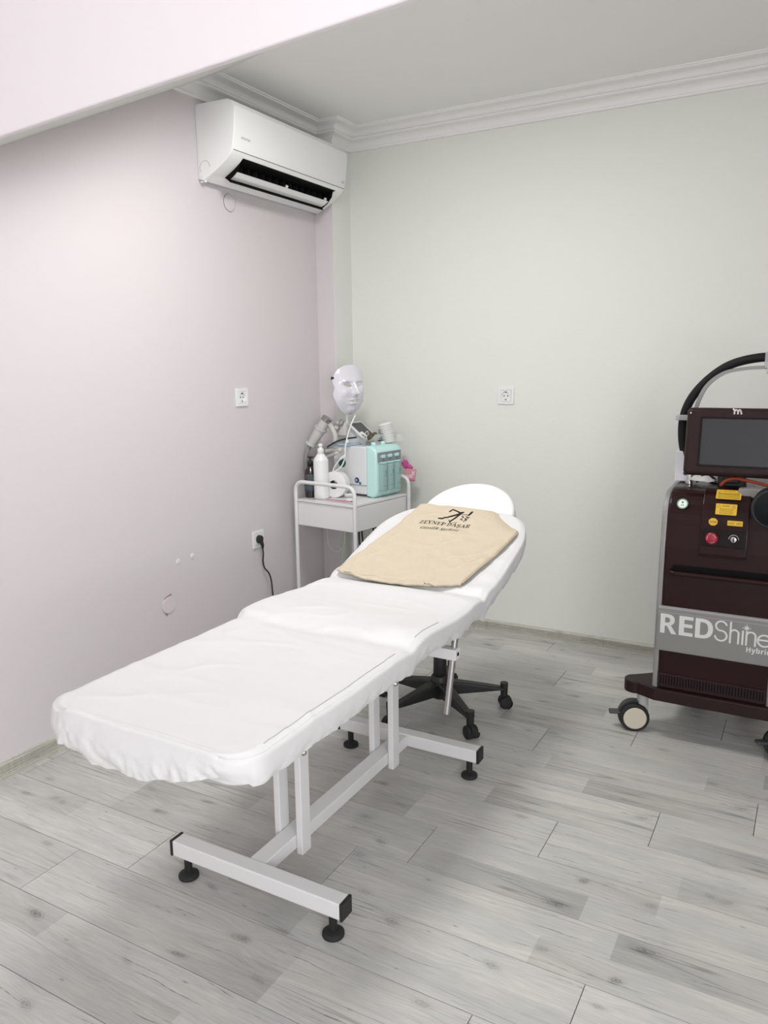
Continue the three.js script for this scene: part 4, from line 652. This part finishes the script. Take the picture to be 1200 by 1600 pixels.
// ---------------------------------------------------------------- laser machine on casters
{
  const maroon = std(lin(0.020, 0.006, 0.006), 0.25, { specularIntensity: 0.45 }), maroonMatt = std(lin(0.022, 0.009, 0.009), 0.4, { specularIntensity: 0.5 }), silver = std(lin(0.27, 0.27, 0.265), 0.42, { metalness: 0.2 }), darkPanel = std(lin(0.008, 0.004, 0.004), 0.35, { specularIntensity: 0.4 });
  const M = thing('laser_machine', 'dark maroon laser machine with touchscreen and grey lettered band', 'laser machine', [-0.26, 0, -2.79]);
  // side profile (depth a: 0 front, negative back; height b), swept across the width
  const prof = (off) => {
    const p = [[-0.40 - off, 0.20 - off], [0.0 + off, 0.20 - off], [0.004 + off, 0.36], [0.004 + off, 0.55], [-0.002 + off, 0.72], [-0.012 + off, 0.80]];
    for (let k = 1; k <= 10; k++) { const t = k / 10 * Math.PI / 2; p.push([-0.012 - 0.10 * (1 - Math.cos(t)) + off * Math.cos(t), 0.80 + 0.12 * Math.sin(t) + off * Math.sin(t)]); }
    p.push([-0.40 - off, 0.925 + off]); return p;
  };
  const sweep = (pts, x0, x1, bev = 0.006) => { const g = extrude(pts.map(([a, b]) => [a, b]), x1 - x0 - 2 * bev, bev, [], 3); g.rotateY(-Math.PI / 2).scale(1, 1, 1); g.translate(x1 - bev, 0, 0); return g; };
  // extrude: x = a, y = b, z = width; turned so that a -> z
  const swept = (pts, x0, x1, bev = 0.006) => { const g = extrude(pts, x1 - x0 - 2 * bev, bev, [], 3); const p = g.attributes.position, n = g.attributes.normal; for (let i = 0; i < p.count; i++) { const a = p.getX(i), w = p.getZ(i), na = n.getX(i), nw = n.getZ(i); p.setX(i, x1 - bev - w); p.setZ(i, a); n.setX(i, -nw); n.setZ(i, na); } return g; };
  void sweep;
  mesh('body', swept(prof(0), -0.178, 0.178, 0.008), maroon, M);
  for (const sx of [-1, 1]) mesh('side_panel', swept(prof(0.004).map(([a, b]) => [a - 0.006, b - 0.012]), sx > 0 ? 0.176 : -0.196, sx > 0 ? 0.196 : -0.176, 0.006), silver, M);
  // lettered band
  const bw = 0.378, bh = 0.165;
  const band = mesh('band', rbox(bw, bh, 0.03, 0.004, 0, 0.4265, -0.004), silver, M);
  const tex = canvasTex(2048, 894, (c, W, H) => {
    const u = W / bw; c.fillStyle = 'rgb(132,132,129)'; c.fillRect(0, 0, W, H);
    c.fillStyle = 'rgb(160,160,157)'; c.fillRect(0, 0, W, 0.006 * u); c.fillRect(0, 0.018 * u, W, 0.0022 * u); c.fillStyle = 'rgb(128,128,125)'; c.fillRect(0, 0.0205 * u, W, 0.0012 * u);
    const X = (x) => (x + bw / 2) * u, Y = (y) => (0.509 - y) * u;       // metres on the band -> canvas
    c.fillStyle = c.strokeStyle = 'rgb(214,215,212)';
    c.font = `bold ${0.100 * u}px sans-serif`; c.textBaseline = 'alphabetic'; c.textAlign = 'left';
    const fit = (t, x, y, w, h) => { c.save(); const m = c.measureText(t).width; c.translate(X(x), Y(y)); c.scale(w * u / m, h / 0.0735); c.fillText(t, 0, 0); c.restore(); };
    c.lineWidth = 0.004 * u; c.lineJoin = 'round';
    fit('R', -0.189, 0.410, 0.066, 0.076); fit('E', -0.126, 0.410, 0.064, 0.076); fit('D', -0.071, 0.410, 0.074, 0.076);
    c.lineWidth = 0.0062 * u; c.lineCap = 'round';
    const b0 = 0.410;
    const S = (x) => { c.beginPath(); c.arc(X(x + 0.019), Y(b0 + 0.056), 0.0175 * u, -0.35, -Math.PI * 1.5 + 0.15, true); c.stroke(); c.beginPath(); c.arc(X(x + 0.019), Y(b0 + 0.0205), 0.0188 * u, -Math.PI / 2 - 0.15, Math.PI * 0.93, false); c.stroke(); };
    const path = (p) => { c.beginPath(); p.forEach(([x, y], i) => i ? c.lineTo(X(x), Y(y)) : c.moveTo(X(x), Y(y))); c.stroke(); };
    const arch = (x, w) => { path([[x, b0], [x, b0 + 0.048]]); c.beginPath(); c.arc(X(x + w / 2), Y(b0 + 0.048 - w / 2), w / 2 * u, Math.PI, 0, false); c.lineTo(X(x + w), Y(b0)); c.stroke(); };
    S(0.004); path([[0.053, b0], [0.053, b0 + 0.074]]); arch(0.053, 0.026); path([[0.092, b0], [0.092, b0 + 0.048]]); arch(0.104, 0.028);
    c.lineWidth = 0.0022 * u; for (let k = 0; k < 8; k++) { const a = k * Math.PI / 4, r = k % 2 ? 0.009 : 0.013; path([[0.103 + 0.002 * Math.cos(a), b0 + 0.061 + 0.002 * Math.sin(a)], [0.103 + r * Math.cos(a), b0 + 0.061 + r * Math.sin(a)]]); } c.beginPath(); c.arc(X(0.103), Y(b0 + 0.061), 0.005 * u, 0, 7); c.fill();
    c.lineWidth = 0.0062 * u; c.beginPath(); c.moveTo(X(0.140), Y(b0 + 0.025)); c.lineTo(X(0.180), Y(b0 + 0.025)); c.arc(X(0.160), Y(b0 + 0.023), 0.0205 * u, 0, Math.PI * 0.25, true); c.stroke();
    c.font = `bold ${0.026 * u}px sans-serif`; c.fillText('Hybrid', X(0.104), Y(0.384), 0.08 * u);
  });
  mesh('band_print', new THREE.PlaneGeometry(bw - 0.006, bh - 0.006).translate(0, 0.4265, 0.0114), std(lin(1, 1, 1), 0.45, { map: tex, metalness: 0.15 }), band);
  // ventilation slots in the lower front
  const lower = mesh('lower_grille', rbox(0.352, 0.05, 0.006, 0.002, 0, 0.232, 0.003), maroonMatt, M);
  for (let k = 0; k < 36; k++) { const x = -0.166 + k * 0.0095; mesh('vent_slot', rbox(0.0038, 0.034, 0.003, 0.0012, x, 0.234, 0.0055), blackDeep, lower); }
  // front grab handle over a hollow
  mesh('handle_hollow', rbox(0.31, 0.026, 0.012, 0.006, 0.005, 0.648, 0.0), blackDeep, M);
  mesh('grab_handle', polyTube(roundPath([V(-0.152, 0.640, -0.01), V(-0.150, 0.634, 0.020), V(0.160, 0.634, 0.020), V(0.162, 0.640, -0.01)], 0.012, 6), 0.0085, 80, 12), maroon, M);
  // raised centre console with switches and stickers
  const con = mesh('console', swept((() => { const p = [[-0.02, 0.70], [0.006, 0.70], [0.010, 0.712], [0.008, 0.74], [-0.002, 0.80]]; for (let k = 1; k <= 9; k++) { const t = k / 10 * Math.PI / 2; p.push([-0.002 - 0.10 * (1 - Math.cos(t)), 0.80 + 0.132 * Math.sin(t)]); } p.push([-0.16, 0.935], [-0.16, 0.9]); return p; })(), -0.066, 0.082, 0.003), maroon, M);
  const surf = (y) => { if (y <= 0.80) { const t = (y - 0.74) / 0.06; return [t < 0 ? 0.008 : 0.008 - 0.010 * t, t < 0 ? 0.0 : 0.16]; } const st = Math.min(0.98, (y - 0.80) / 0.132), t = Math.asin(st); return [-0.002 - 0.10 * (1 - Math.cos(t)), Math.atan2(0.10 * Math.sin(t), 0.132 * Math.cos(t))]; };
  const place = (o, x, y, lift = 0.0045) => { const [a, tilt] = surf(y); o.position.set(x, y + Math.sin(tilt) * lift, a + Math.cos(tilt) * lift); o.rotation.x = -tilt; return o; };
  const sub = mesh('switch_plate', rbox(0.138, 0.058, 0.004, 0.002), darkPanel, con); place(sub, 0.008, 0.768, 0.002);
  const yellow = '#dcb22c';
  const sticker = (name, x, y, w, h, draw, r = 0.003) => { const g = new THREE.ShapeGeometry(roundRect(-w / 2, -h / 2, w / 2, h / 2, r), 6), p = g.attributes.position, q = g.attributes.uv; for (let i = 0; i < p.count; i++) q.setXY(i, p.getX(i) / w + 0.5, p.getY(i) / h + 0.5); const m = mesh(name, g, std(lin(1, 1, 1), 0.4, { map: canvasTex(512, Math.round(512 * h / w), draw), side: THREE.DoubleSide }), M); return place(m, x, y, 0.0052); };
  const tri = (c, x, y, r, t) => { c.lineWidth = 5; c.strokeStyle = '#2a2208'; c.beginPath(); c.moveTo(x, y - r); c.lineTo(x + r, y + r * 0.75); c.lineTo(x - r, y + r * 0.75); c.closePath(); c.stroke(); c.fillStyle = '#2a2208'; c.font = `bold ${r * 1.1}px sans-serif`; c.textAlign = 'center'; c.textBaseline = 'middle'; c.fillText(t, x, y + r * 0.2); };
  const lines = (c, x0, x1, ys, w) => { c.fillStyle = '#4a3c08'; for (const y of ys) { let x = x0 + rnd() * 10; while (x < x1) { const l = 12 + rnd() * 34; c.fillRect(x, y, Math.min(l, x1 - x), w); x += l + 8; } } };
  sticker('warning_sticker', 0.012, 0.908, 0.078, 0.040, (c, W, H) => { c.fillStyle = yellow; c.fillRect(0, 0, W, H); tri(c, 64, 44, 30, '☀'); tri(c, 448, 44, 30, '!'); c.fillStyle = '#2a2208'; c.font = 'bold 34px sans-serif'; c.textAlign = 'center'; c.textBaseline = 'middle'; c.fillText('DANGER  RADIATION', 256, 40, 260); lines(c, 30, 480, [88, 104, 120, 136], 10); lines(c, 30, 480, [168, 184, 212, 228], 9); });
  sticker('warning_sticker', 0.010, 0.864, 0.066, 0.038, (c, W, H) => { c.fillStyle = yellow; c.fillRect(0, 0, W, H); tri(c, 80, 66, 44, '☀'); tri(c, 430, 66, 44, '!'); lines(c, 150, 340, [44, 64], 11); lines(c, 90, 430, [126, 152, 178, 204, 230, 256], 9); });
  const oct = []; for (let k = 0; k < 8; k++) { const a = (k + 0.5) * Math.PI / 4; oct.push(new THREE.Vector2(0.0148 * Math.cos(a), 0.0135 * Math.sin(a))); }
  { const g = new THREE.ShapeGeometry(new THREE.Shape(oct)), p = g.attributes.position, q = g.attributes.uv; for (let i = 0; i < p.count; i++) q.setXY(i, p.getX(i) / 0.03 + 0.5, p.getY(i) / 0.028 + 0.5); place(mesh('stop_sticker', g, std(lin(1, 1, 1), 0.4, { map: canvasTex(128, 128, (c) => { c.fillStyle = yellow; c.fillRect(0, 0, 128, 128); c.fillStyle = '#5a2a10'; c.font = 'bold 44px sans-serif'; c.textAlign = 'center'; c.textBaseline = 'middle'; c.fillText('STOP', 64, 66, 92); }), side: THREE.DoubleSide }), M), -0.027, 0.822, 0.0052); }
  sticker('name_sticker', 0.041, 0.822, 0.047, 0.017, (c, W, H) => { c.fillStyle = yellow; c.fillRect(0, 0, W, H); c.fillStyle = '#2c240a'; c.font = '84px sans-serif'; c.textAlign = 'center'; c.textBaseline = 'middle'; c.fillText('MOR♥♥MED', W / 2, H / 2 + 6, W - 60); }, 0.001);
  sticker('warning_sticker', 0.135, 0.876, 0.072, 0.036, (c, W, H) => { c.fillStyle = yellow; c.fillRect(0, 0, W, H); tri(c, 74, 60, 40, '!'); lines(c, 130, 480, [50, 76], 10); lines(c, 40, 480, [130, 154, 178, 202, 226], 9); }).position.z -= 0.006;
  { const gs = mesh('seal_sticker', new THREE.CircleGeometry(0.0185, 36), std(lin(1, 1, 1), 0.45, { map: canvasTex(128, 128, (c) => { c.fillStyle = '#4d7a5f'; c.fillRect(0, 0, 128, 128); c.fillStyle = '#e6efe6'; c.beginPath(); c.arc(64, 64, 50, 0, 7); c.fill(); c.strokeStyle = '#9cc2aa'; c.lineWidth = 5; c.beginPath(); c.arc(64, 64, 58, 0, 7); c.stroke(); c.fillStyle = '#2d3b35'; c.beginPath(); c.arc(64, 46, 11, 0, 7); c.fill(); c.font = 'bold 30px sans-serif'; c.textAlign = 'center'; c.fillText('CE', 64, 92); }), side: THREE.DoubleSide }), M); place(gs, -0.131, 0.872, 0.003); gs.position.z -= 0.006; }
  { const e = mesh('emergency_stop', lathe([[0, 0], [0.0145, 0], [0.0145, 0.008], [0.0195, 0.010], [0.0205, 0.013], [0.0195, 0.019], [0.012, 0.0225], [0, 0.023]], 36), std(lin(0.30, 0.012, 0.03), 0.35), M); e.rotation.x = Math.PI / 2 - 0.08; e.position.set(-0.026, 0.768, 0.008);
    for (let k = 0; k < 3; k++) mesh('arrow_mark', new THREE.TorusGeometry(0.0135, 0.0012, 6, 20, 1.1).rotateX(-Math.PI / 2).rotateY(k * 2.094 + 0.3).translate(0, 0.0208, 0), std(lin(0.75, 0.6, 0.62), 0.5), e); }
  { const k = mesh('key_switch', lathe([[0, 0], [0.0105, 0], [0.0105, 0.006], [0.0085, 0.009], [0, 0.009]], 28), steel, M); k.rotation.x = Math.PI / 2 - 0.08; k.position.set(0.041, 0.769, 0.010); mesh('key_slot', box(0.0032, 0.002, 0.013, 0, 0.0092, 0.001), blackDeep, k); mesh('key_ring_mark', new THREE.TorusGeometry(0.015, 0.0012, 6, 30, Math.PI).rotateX(-Math.PI / 2).translate(0, 0.001, 0), greyPlastic, k); }
  // base plate with four caster arms
  const plate = new THREE.Shape(); plate.moveTo(-0.185, -0.43); plate.lineTo(0.185, -0.43); plate.lineTo(0.20, -0.15); plate.lineTo(0.25, -0.102); plate.absarc(0.262, -0.05, 0.04, -1.2, 1.7, false); plate.lineTo(0.185, 0.018); plate.lineTo(-0.185, 0.018); plate.lineTo(-0.25, -0.012); plate.absarc(-0.262, -0.05, 0.04, 1.4, 4.3, false); plate.lineTo(-0.20, -0.15); plate.lineTo(-0.185, -0.43);
  const pg = extrude(plate, 0.038, 0.004, [], 2); pg.rotateX(Math.PI / 2); pg.translate(0, 0.195, 0);                       // shape y -> depth z
  mesh('base_plate', pg, maroonMatt, M);
  const caster = (x, z, turn) => {
    const c = mesh('caster', merge(rod(V(0, 0.098, 0), V(0, 0.158, 0), 0.021), rbox(0.034, 0.05, 0.022, 0.006, 0.004, 0.085, 0)), std(lin(0.50, 0.50, 0.48), 0.35), M); c.position.set(x, 0, z); c.rotation.y = turn;
    const ox = -0.03;
    for (const s of [-1, 1]) { mesh('tyre', lathe([[0, -0.011], [0.048, -0.011], [0.053, -0.007], [0.053, 0.007], [0.048, 0.011], [0, 0.011]], 40).rotateX(Math.PI / 2).translate(ox, 0.053, s * 0.024), blackRubber, c); mesh('wheel_disc', lathe([[0, 0.0], [0.040, 0.0], [0.042, 0.002], [0.039, 0.0032], [0.036, 0.0022], [0, 0.0026]], 40).rotateX(s * Math.PI / 2).translate(ox, 0.053, s * 0.0352), std(lin(0.62, 0.58, 0.47), 0.4), c); }
    mesh('hood', new THREE.CylinderGeometry(0.058, 0.058, 0.026, 30, 1, false, Math.PI * 0.85, Math.PI * 0.95).rotateX(Math.PI / 2).translate(ox, 0.055, 0), std(lin(0.03, 0.032, 0.034), 0.45), c);
    mesh('brake_pedal', rbox(0.05, 0.012, 0.032, 0.006, ox - 0.066, 0.062, 0).rotateZ(0.0), std(lin(0.05, 0.05, 0.052), 0.45), c);
    return c;
  };
  caster(-0.236, -0.062, 0.35); caster(0.262, -0.06, 0.5); caster(-0.13, -0.40, 2.6); caster(0.15, -0.40, 0.6);
  // screen on a post
  mesh('screen_post', merge(rbox(0.09, 0.09, 0.06, 0.008, 0.01, 0.955, -0.15), rbox(0.05, 0.12, 0.04, 0.006, 0.01, 1.0, -0.13)), blackPlastic, M);
  const mon = mesh('touchscreen', rbox(0.318, 0.232, 0.040, 0.018, 0, 0, 0, 5), maroonMatt, M); mon.position.set(0.018, 1.085, -0.075); mon.rotation.x = -0.13;
  mesh('bezel_edge', (() => { const o = roundRect(-0.114, -0.086, 0.114, 0.084, 0.002); o.holes.push(roundRect(-0.106, -0.078, 0.106, 0.077, 0.001, new THREE.Path())); return extrude(o, 0.002, 0); })(), darkPanel, mon).position.z = 0.0195;
  mesh('screen_glass', box(0.212, 0.156, 0.002, 0, -0.0005, 0.0202), std(lin(0.030, 0.032, 0.034), 0.16), mon);
  { const p = []; const st = (pts) => tube(pts, 0.0032, 24, 8); p.push(st([[-0.014, 0.010, 0], [-0.011, 0.012, 0], [-0.009, 0.006, 0], [-0.009, -0.005, 0]]), st([[-0.009, 0.004, 0], [-0.004, 0.010, 0], [0.001, 0.006, 0], [0.002, -0.005, 0]]), st([[0.002, 0.004, 0], [0.007, 0.010, 0], [0.011, 0.004, 0], [0.013, -0.005, 0]])); mesh('maker_mark', merge(...p).translate(0.0, 0.0985, 0.0198), std(lin(0.55, 0.52, 0.52), 0.3, { metalness: 0.4 }), mon); }
  mesh('led', new THREE.SphereGeometry(0.003, 12, 8).translate(-0.146, 0.096, 0.018), whitePlastic, mon);
  // hose arch
  const AZ = -0.20;
  const archPts = [V(-0.135, 0.93, AZ), V(-0.135, 1.14, AZ), V(-0.122, 1.22, AZ), V(-0.095, 1.275, AZ), V(-0.045, 1.315, AZ), V(0.02, 1.33, AZ), V(0.10, 1.334, AZ), V(0.20, 1.334, AZ), V(0.29, 1.30, AZ), V(0.32, 1.20, AZ), V(0.32, 1.0, AZ), V(0.29, 0.93, AZ)];
  { const cu = new THREE.CatmullRomCurve3(archPts, false, 'centripetal'); const sh = new THREE.Shape([new THREE.Vector2(-0.006, -0.014), new THREE.Vector2(0.006, -0.014), new THREE.Vector2(0.006, 0.014), new THREE.Vector2(-0.006, 0.014)]);
    const pos = [], idx = [], N = 90; for (let i = 0; i <= N; i++) { const p = cu.getPointAt(i / N), t = cu.getTangentAt(i / N), nn = V(-t.y, t.x, 0).normalize(); for (const [u, w] of [[-0.006, -0.014], [0.006, -0.014], [0.006, 0.014], [-0.006, 0.014]]) pos.push(p.x + nn.x * u, p.y + nn.y * u, p.z + w); }
    for (let i = 0; i < N; i++) for (let k = 0; k < 4; k++) { const a = i * 4 + k, b = i * 4 + (k + 1) % 4; idx.push(a, b, b + 4, a, b + 4, a + 4); }
    const g = new THREE.BufferGeometry(); g.setAttribute('position', new THREE.Float32BufferAttribute(pos, 3)); g.setIndex(idx); mesh('hose_arch', BGU.toCreasedNormals(g, 0.5), silver, M); void sh; }
  const hosePts = [V(-0.15, 0.98, AZ - 0.02), V(-0.172, 1.08, AZ - 0.02), V(-0.172, 1.16, AZ - 0.02), V(-0.15, 1.225, AZ - 0.02), V(-0.10, 1.29, AZ - 0.02), V(-0.03, 1.342, AZ - 0.012), V(0.06, 1.366, AZ), V(0.12, 1.366, AZ), V(0.22, 1.35, AZ), V(0.30, 1.28, AZ + 0.02), V(0.33, 1.15, AZ + 0.06), V(0.30, 1.02, AZ + 0.1)];
  mesh('black_hose', tube(hosePts, 0.0155, 120, 14), std(lin(0.007, 0.007, 0.008), 0.6, { specularIntensity: 0.5 }), M);
  const clear = std(lin(0.75, 0.76, 0.76), 0.08, { transmission: 0.55, thickness: 0, ior: 1.45 });
  mesh('hose_clamp', merge(span(0.082, 0.108, 1.33, 1.386, AZ - 0.02, AZ + 0.022, 0.003), span(0.09, 0.112, 1.312, 1.338, AZ - 0.016, AZ + 0.022, 0.003)), clear, M);
  mesh('hose_clamp', span(-0.196, -0.152, 1.148, 1.168, AZ - 0.03, AZ + 0.01, 0.003), clear, M);
  mesh('arch_foot', merge(rod(V(-0.135, 0.92, AZ + 0.02), V(-0.135, 1.02, AZ + 0.02), 0.007), rod(V(-0.135, 0.922, AZ + 0.02), V(-0.135, 0.93, AZ + 0.02), 0.013)), chrome, M);
}
{ // things lying on the machine's top, behind the screen
  const cup = thing('paper_box', 'white printed carton standing behind the laser machine screen', 'carton', [-0.425, 0.926, -3.02]); mesh('carton', rbox(0.05, 0.11, 0.05, 0.002, 0, 0.055, 0), std(lin(0.70, 0.70, 0.74), 0.5), cup); mesh('print_dot', cyl(0.008, 0.001, 20).rotateX(Math.PI / 2).translate(0.012, 0.03, 0.0253), std(lin(0.02, 0.03, 0.16), 0.5), cup);
  const bag = thing('clear_wrap', 'folded white wrap lying on the laser machine top', 'wrap', [-0.33, 0.926, -2.98]); mesh('wrap', gridGeo(16, 12, (u, v) => V((u - 0.5) * 0.13, 0.012 + 0.03 * Math.sin(Math.PI * u) * Math.sin(Math.PI * v) + 0.012 * noise(u * 5, v * 5, 2), (v - 0.5) * 0.09)), std(lin(0.62, 0.62, 0.62), 0.35, { side: THREE.DoubleSide }), bag);
  tag(mesh('safety_strap', tube([[-0.285, 0.925, -2.90], [-0.27, 0.948, -2.895], [-0.24, 0.96, -2.89], [-0.20, 0.956, -2.885], [-0.14, 0.945, -2.88], [-0.10, 0.935, -2.88]], 0.006, 60, 8), std(lin(0.42, 0.07, 0.03), 0.5)), 'orange red cord lying under the laser machine screen', 'cord');
  tag(mesh('thin_black_lead', tube([[-0.37, 0.93, -2.97], [-0.35, 0.955, -2.96], [-0.33, 0.962, -2.95], [-0.30, 0.94, -2.94]], 0.0045, 40, 8), blackRubber), 'thin black lead curling left of the orange cord', 'cable');
  const hp = thing('laser_handpiece', 'black laser handpiece with ribbed cap resting at the console right', 'handpiece', [-0.105, 0.895, -2.735]); const q = mesh('handpiece_body', lathe([[0, -0.05], [0.05, -0.05], [0.064, -0.035], [0.066, 0.02], [0.058, 0.045], [0, 0.05]], 40).rotateX(Math.PI / 2), std(lin(0.004, 0.006, 0.007), 0.45, { specularIntensity: 0.4 }), hp); mesh('grip_ring', new THREE.TorusGeometry(0.058, 0.006, 10, 40).translate(0, 0, 0.04), blackRubber, q); mesh('label_dot', cyl(0.006, 0.002, 16).rotateX(Math.PI / 2).translate(0.01, 0.012, 0.051), std(lin(0.5, 0.5, 0.5), 0.4), q);
  const gp = thing('grey_holder', 'small grey moulded holder beside the black laser handpiece', 'holder', [-0.185, 0.915, -2.862]); mesh('holder', merge(rbox(0.07, 0.03, 0.05, 0.004, 0, 0.004, 0), rbox(0.05, 0.028, 0.03, 0.004, 0.05, -0.026, 0.03)), std(lin(0.26, 0.26, 0.25), 0.4), gp);
}
//@@END
scene.traverse((o) => { if (o.isMesh) { o.castShadow = true; o.receiveShadow = true; } });
renderer.render(scene, camera);
